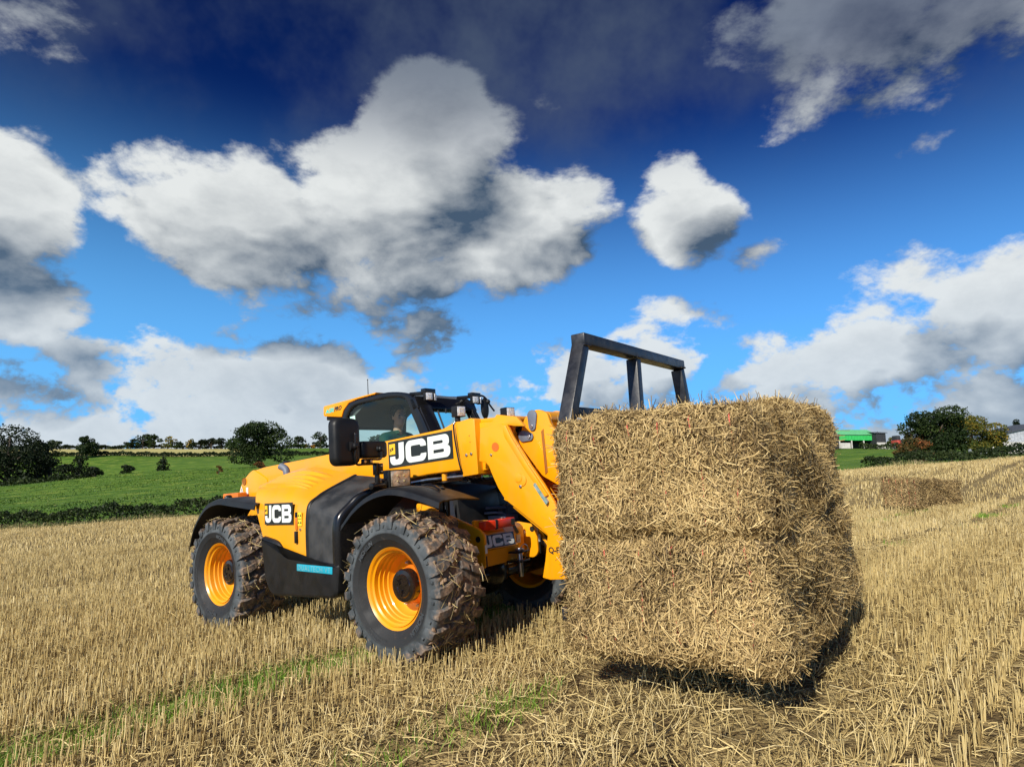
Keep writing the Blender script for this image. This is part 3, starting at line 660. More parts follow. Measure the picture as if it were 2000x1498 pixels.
    # mud and straw caked between the lugs
    r = random.Random(4); mb = MB(); ico = bmesh.new(); bmesh.ops.create_icosphere(ico, subdivisions=1, radius=1); IV = [v.co.copy() for v in ico.verts]; IF = [tuple(v.index for v in f.verts) for f in ico.faces]; ico.free()
    for k in range(420):
        a = r.uniform(0, 6.283); yy = r.uniform(-0.25, 0.25); sc_2 = r.uniform(0.010, 0.026); c = Vector(((rq_ := 0.549 + r.uniform(-0.006, 0.018)) * math.cos(a), yy, rq_ * math.sin(a)))
        if abs(yy) > 0.2: c = Vector((0.54 * math.cos(a), yy, 0.54 * math.sin(a)))
        e = Euler((r.uniform(0, 6), r.uniform(0, 6), r.uniform(0, 6))).to_matrix(); mb.add([c + e @ Vector((v.x * sc_2 * 1.3, v.y * sc_2, v.z * sc_2 * 0.8)) * r.uniform(0.7, 1.25) for v in IV], IF)
    o = mb.build('mud', M['mud'], wh, smooth=0, kind='stuff')
    q = np.random.default_rng(8); n = 420; an = q.uniform(0, 6.283, n); nr = np.stack([np.cos(an), 0 * an, np.sin(an)], 1); P = nr * q.uniform(0.552, 0.590, n)[:, None]; P[:, 1] = q.uniform(-0.26, 0.26, n)
    d = q.normal(0, 1, (n, 3)); d -= nr * (d * nr).sum(1, keepdims=True) * 0.75; d /= np.linalg.norm(d, axis=1, keepdims=True)
    V, F = strips(P, d, q.uniform(0.04, 0.17, n), q.uniform(0.003, 0.005, n), nr, np.abs(q.normal(0.004, 0.01, (n, 3))), q)
    npmesh('caught_straw', V, F, M['straw'], wh, kind='stuff', attr=np.repeat(np.clip(q.normal(0.5, 0.25, n), 0, 1), 6))
    return wh
W0 = make_wheel(); W0.location = (1.375, -0.90, 0.615)
for (x, y, rz, ry) in ((-1.375, -0.90, 0, 1.1), (1.375, 0.90, math.pi, 0.5), (-1.375, 0.90, math.pi, 2.0)):
    c = copy_tree(W0, TH); c.location = (x, y, 0.615); c.rotation_euler = (0, ry if rz == 0 else 0, rz)
# --- chassis, axles, front nose
mb = MB()
for s in (-1, 1): mb.box((-0.3, s * 0.36, 0.72), (3.6, 0.05, 0.26))
mb.box((-0.3, 0, 0.60), (3.4, 0.68, 0.04)); mb.box((-1.9, 0, 0.8), (0.5, 0.7, 0.4))
mb.build('chassis', M['gloss'], TH, bevel=0.008)
for x in (1.375, -1.375):
    mb = MB(); mb.tube([(x, -0.68, 0.60), (x, 0.68, 0.60)], 0.10, 16); mb.ball((x, 0, 0.58), (0.24, 0.26, 0.22), 20, 12)
    for s in (-1, 1): mb.tube([(x, s * 0.55, 0.62), (x, s * 0.86, 0.62)], 0.17, 20)
    mb.tube([(x + 0.14, -0.36, 0.56), (x + 0.14, 0.36, 0.56)], 0.06, 12); mb.tube([(x + 0.14, -0.6, 0.56), (x + 0.14, 0.6, 0.56)], 0.025, 10)
    mb.build('axle', M['gloss'], TH, smooth=0.7)
plate = round_prof([(0.95, 1.245), (1.12, 1.205), (1.30, 1.145), (1.705, 1.005), (1.765, 0.955), (1.765, 0.69), (1.70, 0.645), (1.2, 0.70), (0.95, 0.75)], 0.03)
for s in (-1, 1):
    mb = MB(); mb.prism(plate if s < 0 else round_prof([(1.50, 0.99), (1.705, 0.96), (1.75, 0.92), (1.75, 0.69), (1.70, 0.645), (1.50, 0.66)], 0.03), 'y', s * 0.40 - 0.018, s * 0.40 + 0.018); pl = mb.build('nose_side_plate', M['yellow'], TH, bevel=0.006)
    mb = MB(); mb.tube([(1.70, s * 0.4 - 0.023, 0.915), (1.70, s * 0.4 + 0.023, 0.915)], 0.026, 16); mb.build('lashing_eye', M['decal_black'], pl)
    mb = MB(); mb.box((1.768, s * 0.40, 0.83), (0.004, 0.026, 0.07)); mb.build('label', M['white'], pl, smooth=0)
    mb = MB(); mb.box((1.767, s * 0.40, 0.73), (0.004, 0.014, 0.09)); mb.build('slot', M['decal_black'], pl, smooth=0)
mb = MB(); fp = [(-0.378, 1.075), (0.10, 1.03), (0.28, 0.985), (0.335, 0.945), (0.335, 0.70), (0.23, 0.655), (-0.378, 0.655)]
mb.prism(round_prof(fp, 0.02), 'x', 1.60, 1.63); nose = mb.build('nose_plate', M['yellow'], TH, bevel=0.005)
# folded front panel that carries the plate
mb = MB(); mb.add([(1.632, -0.375, 0.985), (1.632, 0.01, 0.968), (1.632, 0.175, 0.80), (1.632, -0.375, 0.815), (1.672, -0.375, 0.955), (1.672, -0.01, 0.94), (1.70, 0.15, 0.80), (1.70, -0.375, 0.808)], [(4, 5, 6, 7), (0, 1, 5, 4), (1, 2, 6, 5), (2, 3, 7, 6), (3, 0, 4, 7)])
mb.build('folded_panel', M['yellow'], nose, bevel=0.004)
mb = MB(); mb.add([(1.70, -0.375, 0.805), (1.70, 0.15, 0.797), (1.632, 0.20, 0.79), (1.632, -0.375, 0.66), (1.66, -0.375, 0.66), (1.66, 0.165, 0.66), (1.632, 0.22, 0.66)], [(0, 1, 5, 4), (1, 2, 6, 5), (0, 3, 2, 1)])
mb.build('lower_panel', M['yellow'], nose, smooth=0)
u = Vector((0.0, 1, -0.02)); v = Vector((-0.030, 0, 0.14)).normalized()
logo(nose, (1.6985, -0.345, 0.818), (0, 1, -0.02), (-0.19, 0.0, 0.98), 0.45, 0.118, small=False)
for p in ((0.245, 0.84, 0.055, 0.075),):
    mb = MB(); mb.box((1.632, p[0], p[1]), (0.006, p[2], p[3])); mb.build('label', M['white'], nose, smooth=0)
    text_on('label_lettering', 'X', (1.6375, p[0] - 0.012, p[1] - 0.028), (0, 1, 0), (0, 0, 1), M['decal_black'], nose, 0.035)
mb = MB(); mb.prism([(0.17, 0.965), (0.20, 0.975), (0.255, 0.90), (0.225, 0.885)], 'x', 1.6325, 1.6345); mb.build('slot', M['decal_black'], nose, smooth=0)
mb = MB(); hb = [(1.63, -0.02 + 0.02), (1.80, 0.02), (1.80, 0.185), (1.63, 0.185)]
mb.prism(hb, 'z', 0.735, 0.752); mb.prism(hb, 'z', 0.652, 0.67); hk = mb.build('hitch_bracket', M['gloss'], TH, bevel=0.003)
mb = MB(); mb.tube([(1.745, 0.10, 0.52), (1.745, 0.10, 0.775)], 0.024, 14); mb.tube([(1.745, 0.10, 0.755), (1.745, 0.10, 0.77)], 0.042, 14); mb.build('hitch_pin', M['steel'], hk, bevel=0.003)
mb = MB(); mb.tube(crom([(1.745, 0.12, 0.775), (1.75, 0.17, 0.80), (1.75, 0.225, 0.76), (1.72, 0.215, 0.67), (1.70, 0.18, 0.64)], 6), 0.004, 6); mb.build('pin_cable', M['steel'], hk)
mb = MB(); mb.box((1.685, -0.125, 1.018), (0.085, 0.43, 0.078)); rb = mb.build('tool_box', M['red'], TH, bevel=0.012)
mb = MB(); mb.box((1.685, -0.185, 1.018), (0.092, 0.03, 0.085)); mb.build('strap', M['plastic'], rb, bevel=0.003)
mb = MB(); mb.box((1.7285, 0.050, 1.018), (0.005, 0.05, 0.058)); mb.build('end_slot', M['decal_black'], rb, smooth=0)
mb = MB(); mb.box((1.69, -0.05, 1.063), (0.03, 0.05, 0.016)); mb.build('latch', M['steel'], rb, bevel=0.003)
# --- engine pod: yellow hood, black grille, black lower skirt
st = [[(-0.47, -1.085, 0.80), (-0.60, -1.09, 1.10), (-0.68, -1.085, 1.27), (-0.735, -1.06, 1.40), (-0.79, -1.00, 1.485), (-0.93, -0.90, 1.515), (-1.42, -0.60, 1.530)],
      [(-0.10, -1.105, 0.78), (-0.11, -1.11, 1.08), (-0.12, -1.105, 1.24), (-0.13, -1.075, 1.36), (-0.16, -1.00, 1.440), (-0.24, -0.88, 1.515), (-0.50, -0.60, 1.675)],
      [(0.215, -1.11, 0.74), (0.215, -1.115, 1.02), (0.215, -1.105, 1.22), (0.215, -1.075, 1.31), (0.217, -1.00, 1.362), (0.225, -0.88, 1.425), (0.27, -0.58, 1.552)]]
G = loft(st, 8, 5); mb = MB(); mb.grid(G)
inner = [p[-1] for p in G]; mb.grid([[p, Vector((p.x, p.y + 0.03, p.z - 0.03)), Vector((p.x, -0.45, p.z - 0.35))] for p in inner])
rear = G[0]; mb.grid([[p, p + Vector((0.01, 0.035, -0.01)), p + Vector((0.25, 0.2, -0.08))] for p in rear])
hood = mb.build('hood', M['yellow'], TH, smooth=0.9)
def hood_at(s, t):
    i = s * (len(G) - 1); j = t * (len(G[0]) - 1); a = min(int(i), len(G) - 2); b = min(int(j), len(G[0]) - 2); fi, fj = i - a, j - b
    return (G[a][b] * (1 - fi) * (1 - fj) + G[a + 1][b] * fi * (1 - fj) + G[a][b + 1] * (1 - fi) * fj + G[a + 1][b + 1] * fi * fj)
for k in range(5):     # five tapering louvres pressed into the hood top
    t = 0.775 + 0.042 * k; mb = MB(); rows = []
    for i in range(13):
        s = 0.12 + 0.72 * i / 12 - 0.03 * (4 - k); e = 0.032 * math.sin(math.pi * min(1, (i / 12) * 5) / 2) * (1 - (i / 12) ** 3); wd = 0.021
        nn = Vector((0.2, -0.35, 0.92)).normalized()
        rows.append([hood_at(s, t - wd) - nn * 0.004, hood_at(s, t - wd * 0.2) + nn * (e + 0.001), hood_at(s, t + wd * 0.3) + nn * e * 0.9, hood_at(s, t + wd) - nn * 0.004])
    mb.grid(rows); mb.build('louvre', M['yellow'], hood, smooth=0.5)
logo(hood, (-0.485, -1.1095, 1.128), (0.515, -0.012, 0), (0.0, 0.0, 1), 0.50, 0.205)
mb = MB(); mb.box((0.065, -1.116, 1.135), (0.03, 0.02, 0.12)); mb.build('latch_handle', M['orange'], hood, bevel=0.006)
mb = MB(); mb.box((0.065, -1.118, 1.215), (0.028, 0.02, 0.05)); mb.build('latch_catch', M['plastic'], hood, bevel=0.006)
mb = MB(); mb.box((0.065, -1.122, 1.01), (0.034, 0.03, 0.11)); mb.build('latch_pull', M['plastic'], hood, bevel=0.006)
mb = MB(); mb.box((0.12, -1.1185, 1.175), (0.062, 0.005, 0.125)); wl = mb.build('warning_label', M['sign_yellow'], hood, smooth=0)
mb = MB()
for a in (-0.015, 0.017):
    for zz in (1.20, 1.135):
        mb.add([(0.12 + a - 0.011, -1.1225, zz), (0.12 + a + 0.011, -1.1225, zz), (0.12 + a, -1.1225, zz + 0.022)], [(0, 1, 2)])
mb.box((0.12, -1.122, 1.178), (0.05, 0.001, 0.005)); mb.build('warning_symbol', M['decal_black'], wl, smooth=0)
bolt(hood, (0.125, -1.113, 1.08), (0, -1, 0), 0.012)
sg = [[p for p in st[2]],
      [(0.50, -1.118, 0.74), (0.50, -1.12, 1.0), (0.50, -1.11, 1.17), (0.505, -1.08, 1.255), (0.51, -1.0, 1.33), (0.52, -0.88, 1.40), (0.55, -0.58, 1.52)],
      [(0.665, -1.118, 0.74), (0.665, -1.12, 0.98), (0.665, -1.112, 1.11), (0.67, -1.085, 1.195), (0.70, -1.0, 1.285), (0.76, -0.88, 1.385), (0.86, -0.58, 1.465)]]
sg[0] = [(p[0] + 0.002, p[1] - 0.002, p[2] - 0.001) for p in sg[0]]
def meshmat():
    m = mat('perforated_grille', (0.016, 0.017, 0.017), 0.5, col2=(0.05, 0.05, 0.05), scale=7, detail=7); t = m.node_tree; b = t.nodes['Principled BSDF']; co = [n for n in t.nodes if n.type == 'TEX_COORD'][0]
    vo = t.nodes.new('ShaderNodeTexVoronoi'); vo.inputs['Scale'].default_value = 110; vo.inputs['Randomness'].default_value = 0.0; t.links.new(co.outputs['Object'], vo.inputs[0])
    bp = t.nodes.new('ShaderNodeBump'); bp.inputs['Strength'].default_value = 0.7; bp.inputs['Distance'].default_value = 0.004; t.links.new(vo.outputs['Distance'], bp.inputs['Height']); t.links.new(bp.outputs[0], b.inputs['Normal']); return m
M['grille'] = meshmat()
Gg = loft(sg, 6, 5); mb = MB(); mb.grid(Gg); gr = mb.build('grille', M['grille'], TH, smooth=0.9)
fr = Gg[-1]; mb = MB()     # glossy rim round the wheel arch, returning inwards
mb.grid([[p + Vector((-0.05, -0.006 if p.y < -1.05 else 0, 0.004)), p + Vector((-0.02, -0.012, 0.010)), p + Vector((0.012, -0.010, 0.008)), p + Vector((0.03, 0.006, -0.010)), p + Vector((0.035, 0.03, -0.035)), p + Vector((0.03, 0.42 if p.y < -0.9 else 0.15, -0.06))] for p in fr])
mb.build('arch_rim', M['gloss'], gr, smooth=0.9)
mb = MB(); e0 = Gg[0]; mb.grid([[p + Vector((-0.010, -0.003, 0.002)), p + Vector((0.0, -0.010, 0.009)), p + Vector((0.022, -0.009, 0.008)), p + Vector((0.032, -0.002, 0.0))] for p in e0]); mb.build('grille_seal', M['plastic'], gr, smooth=0.9)
def lowskirt():
    top = [(-0.535, 1.02), (-0.30, 0.985), (-0.235, 0.965), (-0.13, 0.875), (-0.06, 0.845), (0.69, 0.785)]
    full = top + [(0.70, 0.76), (0.665, 0.52), (0.60, 0.485), (-0.32, 0.455), (-0.40, 0.49), (-0.475, 0.62)]
    mb = MB(); P = round_prof(full, 0.04, 4); n = len(P); c = (0.1, 0.72)
    def inset(d, yy):
        out = []
        for i in range(n):
            p, q, e = Vector(P[i - 1]), Vector(P[i]), Vector(P[(i + 1) % n]); n1 = (q - p).normalized(); n2 = (e - q).normalized(); t_ = (n1 + n2).normalized()
            k = Vector((t_.y, -t_.x)); out.append((q.x + k.x * d, yy, q.y + k.y * d))
        return out
    rows = [inset(0.02, -0.5), inset(0.0, -0.75), inset(0.0, -1.095), inset(0.006, -1.118), inset(0.022, -1.134), inset(0.034, -1.138)]
    for a, b in zip(rows[:-1], rows[1:]):
        base = len(mb.v); mb.v += a + b; mb.f += [(base + i, base + (i + 1) % n, base + n + (i + 1) % n, base + n + i) for i in range(n)]
    base = len(mb.v); mb.v += rows[-1]; mb.f.append(tuple(range(base, base + n)))
    return mb.build('side_skirt', M['plastic'], TH, smooth=0.5)
sk = lowskirt()
mb = MB(); mb.box((0.36, -1.1405, 0.735), (0.53, 0.008, 0.062), (0, R_(1.2), 0)); bd = mb.build('badge', M['teal'], sk, bevel=0.002)
text_on('badge_lettering', 'DUALTECH VT', (0.112, -1.146, 0.718), (1, 0, -0.02), (0.02, 0, 1), M['badge_silver'], bd, 0.066, space=1.16)['kind'] = 'stuff'
# --- rear wing and front wing
def wing(name, prof, y0, y1, lip, mname):
    mb = MB(); rows = []
    for (x, z) in prof:
        rows.append([(x, y1, z - 0.01), (x, (y0 + y1) / 2, z + 0.012), (x, y0 + 0.05, z + 0.008), (x, y0 + 0.012, z - 0.006), (x, y0, z - lip)])
    mb.grid(rows); return mb.build(name, M[mname], TH, smooth=0.8, solid=0.012)
arc = crom([(-1.99, 0, 0.90), (-1.88, 0, 1.12), (-1.64, 0, 1.33), (-1.375, 0, 1.40), (-1.05, 0, 1.375), (-0.62, 0, 1.33)], 5)
wg = wing('rear_wing', [(p.x, p.z) for p in arc], -1.15, -0.55, 0.055, 'plastic')
arc = crom([(0.75, 0, 1.12), (0.92, 0, 1.26), (1.12, 0, 1.36), (1.36, 0, 1.405), (1.62, 0, 1.375), (1.95, 0, 1.285)], 6)
fw = wing('front_wing', [(p.x, p.z) for p in arc], -1.14, -0.66, 0.05, 'plastic')
for (x, y) in ((1.45, -0.86), (1.60, -0.92), (1.62, -0.76)):
    mb = MB(); mb.ball((x, y, 1.40 - (x - 1.36) * 0.10), (0.045, 0.028, 0.014), 10, 6); mb.build('moulded_boss', M['gloss'], fw)
mb = MB(); mb.tube(crom([(1.46, -0.80, 1.418), (1.60, -0.83, 1.403), (1.75, -0.90, 1.365)], 5), [0.004] + [0.011] * 9 + [0.003], 6); mb.build('moulded_rib', M['gloss'], fw)
mb = MB(); mb.tube([(1.55, -0.62, 1.36), (1.55, -0.62, 1.05), (1.4, -0.42, 0.95)], 0.02, 8); mb.box((1.50, -0.64, 1.20), (0.05, 0.03, 0.4)); mb.build('wing_stay', M['gloss'], fw)
for s in (1,):
    a2 = crom([(-1.99, 0, 0.90), (-1.64, 0, 1.33), (-1.375, 0, 1.40), (-1.05, 0, 1.375), (-0.62, 0, 1.25)], 5); mb = MB(); mb.grid([[(p.x, 0.6, p.z), (p.x, 1.1, p.z), (p.x, 1.15, p.z - 0.05)] for p in a2]); mb.build('rear_wing', M['plastic'], TH, smooth=0.8, solid=0.012)
    a2 = crom([(0.75, 0, 1.12), (1.12, 0, 1.36), (1.36, 0, 1.405), (1.62, 0, 1.375), (1.95, 0, 1.285)], 6); mb = MB(); mb.grid([[(p.x, 0.66, p.z), (p.x, 1.1, p.z), (p.x, 1.14, p.z - 0.05)] for p in a2]); mb.build('front_wing', M['plastic'], TH, smooth=0.8, solid=0.012)
# --- boom
bp_ = [(-2.20, 1.72), (-1.95, 1.751), (-0.567, 1.819), (0.273, 1.878), (1.182, 1.928), (1.337, 1.978), (1.40, 1.978), (1.42, 1.520), (0.986, 1.504), (0.248, 1.445), (-1.9, 1.34), (-2.20, 1.40)]
mb = MB(); mb.prism(bp_, 'y', -0.25, 0.25); boom = mb.build('boom', M['yellow'], TH, bevel=0.018, seg=3)
mb = MB(); mb.prism([(1.362, 1.966), (1.56, 1.99), (1.612, 1.975), (1.62, 1.473), (1.428, 1.459)], 'y', -0.272, 0.272); col = mb.build('boom_collar', M['yellow'], boom, bevel=0.010, seg=2)
for (x, z) in ((1.495, 1.655), (1.555, 1.662)): bolt(col, (x, -0.272, z), (0, -1, 0), 0.014)
for (x, z) in ((1.54, 1.83), (1.545, 1.77)):
    mb = MB(); mb.tube([(x, -0.270, z), (x, -0.2735, z)], 0.005, 8); mb.build('grease_hole', M['decal_black'], col)
logo(boom, (0.405, -0.252, 1.597), (0.905, 0, 0.040), (0.0, 0, 1), 0.905, 0.268)
mb = MB(); mb.prism([(1.55, 1.945), (2.00, 1.93), (2.00, 1.53), (1.55, 1.50)], 'y', -0.20, 0.20); mb.build('inner_boom', M['yellow'], boom, bevel=0.008)
mb = MB(); mb.box((1.78, 0, 1.955), (0.42, 0.36, 0.04), (0, R_(2), 0)); mb.build('inner_boom_cap', M['yellow'], boom, bevel=0.006)
mb = MB(); mb.tube(crom([(1.37, -0.27, 1.975), (1.362, -0.285, 1.93), (1.378, -0.285, 1.75), (1.425, -0.285, 1.53), (1.42, -0.20, 1.42), (1.25, -0.12, 1.42)], 8), 0.008, 8); mb.build('lamp_cable', M['gloss'], boom)
mb = MB(); mb.tube([(0.2, -0.20, 1.40), (0.9, -0.20, 1.455), (1.45, -0.16, 1.47)], 0.017, 10); mb.tube([(0.2, -0.12, 1.38), (1.5, -0.08, 1.45)], 0.013, 8); mb.build('hydraulic_pipe', M['steel'], boom)
mb = MB(); mb.tube([(1.13, -0.20, 1.50), (1.13, -0.20, 1.435)], 0.026, 10); mb.build('pipe_clamp', M['yellow'], boom)
mb = MB()
for k in range(5): mb.tube(crom([(1.30 + 0.03 * k, -0.14 + 0.03 * k, 1.46), (1.42 + 0.04 * k, -0.1 + 0.03 * k, 1.40 - 0.01 * k), (1.62, 0.02 + 0.03 * k, 1.43), (1.80, 0.05 + 0.02 * k, 1.50)], 6), 0.012, 6)
mb.build('hose_bundle', M['plastic'], boom)
# rear tower and tail
tw = round_prof([(-1.85, 1.60), (-2.15, 1.735), (-2.25, 1.70), (-2.38, 1.62), (-2.47, 1.53), (-2.51, 1.42), (-2.50, 1.25), (-2.2, 0.85), (-1.75, 0.85)], 0.04)
for s in (-1, 1):
    mb = MB(); mb.prism(tw, 'y', s * 0.245 - 0.02, s * 0.245 + 0.02); tp = mb.build('rear_tower_plate', M['yellow'], TH, bevel=0.006)
    y = s * 0.267
    mb = MB(); mb.lathe([(0.0, 0), (0.042, 0), (0.047, -0.005), (0.047, 0.004)], (-2.37, y - 0.002, 1.595), n=24); mb.build('pivot_recess_shade', M['recess_shade'], tp)  # uncut disc, the shade of a hole put into its colour
    mb = MB(); mb.add([(-2.495, y - 0.003, 1.42), (-2.375, y - 0.003, 1.42), (-2.435, y - 0.003, 1.545)], [(0, 1, 2)]); wt = mb.build('warning_triangle', M['white'], tp, smooth=0)
    mb = MB(); mb.add([(-2.475, y - 0.005, 1.430), (-2.395, y - 0.005, 1.430), (-2.435, y - 0.005, 1.515)], [(0, 1, 2)]); mb.build('warning_border', M['decal_black'], wt, smooth=0)
    mb = MB(); mb.add([(-2.466, y - 0.007, 1.436), (-2.404, y - 0.007, 1.436), (-2.435, y - 0.007, 1.502)], [(0, 1, 2)]); mb.build('warning_field', M['white'], wt, smooth=0)
    text_on('warning_mark', '!', (-2.440, y - 0.009, 1.440), (1, 0, 0), (0, 0, 1), M['decal_black'], wt, 0.05)
    mb = MB(); mb.box((-2.30, y - 0.002, 1.475), (0.05, 0.003, 0.085)); mb.build('label', M['white'], tp, smooth=0)
mb = MB(); mb.prism(round_prof([(-2.62, 1.455), (-2.25, 1.46), (-2.25, 1.30), (-2.62, 1.28)], 0.02), 'y', -0.42, -0.30); tb = mb.build('tail_bracket', M['orange'], TH, bevel=0.005)
mb = MB(); mb.tube([(-2.43, -0.42, 1.385), (-2.43, -0.47, 1.385)], 0.052, 16); mb.build('reversing_lamp', M['plastic'], tb, bevel=0.004)
mb = MB(); mb.tube([(-2.43, -0.47, 1.385), (-2.43, -0.48, 1.385)], 0.035, 16); mb.build('lamp_lens', M['steel'], tb)
for z in (1.41, 1.36):
    mb = MB(); mb.tube([(-2.57, -0.4195, z), (-2.57, -0.423, z)], 0.012, 10); mb.build('bracket_hole', M['decal_black'], tb)
mb = MB(); mb.box((-2.44, -0.10, 1.66), (0.09, 0.07, 0.055)); mb.build('marker_lamp', M['amber'], TH, bevel=0.008)
mb = MB(); mb.box((-1.83, 0.0, 1.79), (0.10, 0.06, 0.05)); mb.build('rear_lamp', M['plastic'], TH, bevel=0.006)
ex = crom([(-1.10, -0.45, 1.40), (-1.12, -0.45, 1.62), (-1.15, -0.45, 1.69), (-1.22, -0.47, 1.73)], 6)
mb = MB(); mb.tube(ex, 0.040, 18); mb.build('exhaust_pipe', M['pin'], TH, bevel=0.004)
# --- boom head (gooseneck) and its tilt linkage
hp = [(1.70, 1.883), (1.815, 1.893), (1.899, 1.985), (2.115, 1.942), (2.20, 1.85), (2.09, 1.862), (2.012, 1.88), (2.06, 1.78), (2.22, 1.53), (2.346, 1.357), (2.42, 1.24), (2.55, 1.0), (2.55, 0.60), (2.346, 0.585), (2.27, 0.599), (2.309, 0.733), (2.352, 0.94), (2.282, 1.001), (1.935, 1.239), (1.865, 1.34), (1.824, 1.422), (1.798, 1.478), (1.775, 1.535), (1.735, 1.575), (1.665, 1.586)]
for s in (-1, 1):
    mb = MB(); mb.prism(hp, 'y', s * 0.285 - 0.018, s * 0.285 + 0.018); hpz = mb.build('head_plate', M['yellow'], TH, bevel=0.007)
    y = s * 0.304
    if s < 0:
        rim = [(1.715, 1.868), (1.83, 1.876), (1.905, 1.965), (1.86, 1.80), (2.05, 1.55), (2.33, 1.22), (2.34, 1.04)]
        mb = MB(); mb.tube([(2.10, y + 0.004, 1.420), (2.10, y - 0.012, 1.420)], 0.042, 20); mb.tube([(2.13, y + 0.004, 1.395), (2.13, y - 0.007, 1.395)], 0.05, 20); mb.build('pivot_boss', M['yellow'], hpz, bevel=0.004)
        mb = MB(); mb.tube([(1.865, y, 1.70), (1.865, y - 0.002, 1.70)], 0.040, 24); mb.build('round_sticker', M['amber'], hpz)
        bolt(hpz, (1.815, y, 1.635), (0, -1, 0), 0.011); bolt(hpz, (2.115, y, 1.345), (0, -1, 0), 0.014)
        # raised edge beam and swage line of the fabricated plate
        beam = [(1.955, 1.90), (2.008, 1.877), (2.056, 1.778), (2.215, 1.528), (2.40, 1.262), (2.355, 1.245), (2.17, 1.50), (1.99, 1.77)]
        mb = MB(); mb.prism(beam, 'y', y - 0.022, y + 0.004); mb.build('edge_beam', M['yellow'], hpz, bevel=0.008)
        mb = MB(); mb.prism(round_prof([(2.262, 1.352), (2.285, 1.372), (2.40, 1.205), (2.378, 1.185)], 0.011), 'y', y - 0.027, y); mb.build('sight_decal', M['sight'], hpz)
        text_on('side_lettering', 'Q-FIT', (2.352, y - 0.001, 0.80), (1, 0, 0), (0, 0, 1), M['decal_black'], hpz, 0.065, offset=0.002)
mb = MB(); mb.box((1.98, 0, 1.945), (0.16, 0.53, 0.03), (0, R_(10), 0)); mb.build('head_web', M['yellow'], TH, bevel=0.006)
mb = MB(); mb.box((1.98, 0, 1.36), (0.04, 0.53, 0.3), (0, R_(30), 0)); mb.build('head_web', M['yellow'], TH, bevel=0.006)
mb = MB(); mb.box((2.20, 0, 1.04), (0.04, 0.53, 0.5), (0, R_(-55), 0)); mb.build('head_web', M['yellow'], TH, bevel=0.006)
mb = MB(); mb.tube([(1.95, -0.10, 1.82), (2.26, -0.10, 1.80)], 0.055, 16); mb.tube([(1.7, -0.10, 1.84), (2.0, -0.10, 1.82)], 0.075, 16); ty_ = mb.build('tilt_cylinder', M['gloss'], TH, bevel=0.004)
lev = round_prof([(2.10, 1.93), (2.18, 1.985), (2.26, 1.995), (2.345, 1.955), (2.375, 1.85), (2.47, 1.75), (2.47, 1.30), (2.36, 1.36), (2.25, 1.42), (2.02, 1.72)], 0.03)
for s in (-1, 1):
    mb = MB(); mb.prism(lev, 'y', s * 0.145 - 0.02, s * 0.145 + 0.02); lv = mb.build('tilt_lever', M['yellow'], TH, bevel=0.008)
    if s < 0:
        for (a, b) in (((2.196, 1.945), (2.190, 1.850)), ((2.085, 1.775), (2.155, 1.765))):
            mb = MB(); d = Vector((b[0] - a[0], b[1] - a[1])); nn = Vector((-d.y, d.x)).normalized(); P = []
            for (c, rad, a0) in ((a, 0.050, 90), (b, 0.036, 270)):
                base = math.atan2(d.y, d.x)
                for k in range(9): t = base + R_(a0 + 180 * k / 8); P.append((c[0] + rad * math.cos(t), c[1] + rad * math.sin(t)))
            mb.prism(P, 'y', -0.183, -0.166); pc = mb.build('pin_keeper', M['pin'], lv, bevel=0.004)
            bolt(pc, (b[0], -0.183, b[1]), (0, -1, 0), 0.017)
        mb = MB(); mb.prism([(2.275, 1.80), (2.30, 1.82), (2.31, 1.45), (2.285, 1.43)], 'y', -0.172, -0.165); mb.build('lever_recess_shade', M['recess_shade'], lv, bevel=0.002)  # dark strip that paints in a shaded recess on the lever
mb = MB(); mb.lathe([(0.0, -0.13), (0.062, -0.13), (0.07, -0.12), (0.07, 0.12), (0.062, 0.13), (0.0, 0.13)], (2.29, 0, 1.905), n=24); mb.build('lever_knuckle', M['yellow'], TH, smooth=0.5)
mb = MB()
for s in (-1, 1): mb.prism(round_prof([(2.44, 1.72), (2.60, 1.66), (2.78, 1.20), (2.80, 0.45), (2.62, 0.40), (2.50, 0.70), (2.47, 1.2)], 0.04), 'y', s * 0.21 - 0.02, s * 0.21 + 0.02)
mb.box((2.80, 0, 1.45), (0.06, 1.0, 0.10)); mb.box((2.80, 0, 0.62), (0.06, 1.0, 0.14)); mb.build('carriage', M['yellow'], TH, bevel=0.006)
mb = MB(); mb.tube(crom([(2.30, -0.06, 1.42), (2.42, -0.07, 1.30), (2.52, -0.08, 1.36), (2.58, -0.08, 1.55)], 6), 0.014, 8); mb.build('head_hose', M['plastic'], TH)
# --- lower front cowl below the cab
mb = MB(); mb.prism(round_prof([(0.62, 1.42), (1.02, 1.39), (1.06, 1.28), (1.10, 0.98), (0.62, 0.98)], 0.03), 'y', 0.03, 0.68); mb.prism(round_prof([(0.7, 1.43), (0.98, 1.40), (1.02, 1.36), (0.98, 1.24), (0.7, 1.24)], 0.03), 'y', -0.20, 0.40); mb.prism(round_prof([(0.6, 1.40), (0.96, 1.365), (1.0, 1.1), (0.6, 1.0)], 0.03), 'y', 0.69, 1.06)
mb.build('front_cowl', M['plastic'], TH, bevel=0.012)
mb = MB(); mb.prism(round_prof([(0.9, 1.0), (1.40, 0.93), (1.45, 0.70), (0.9, 0.62)], 0.05), 'y', -0.37, 0.80); mb.tube([(1.2, -0.3, 0.98), (1.25, 0.3, 0.97)], 0.05, 10); mb.build('dark_filler', M['gloss'], TH, bevel=0.015)  # black mass added to fill the dark space behind the nose
mb = MB(); mb.prism(round_prof([(-0.15, 1.24), (-0.03, 1.24), (-0.0, 1.05), (-0.10, 1.02)], 0.02), 'x', 1.052, 1.06); mb.build('cowl_window', M['pin'], TH)
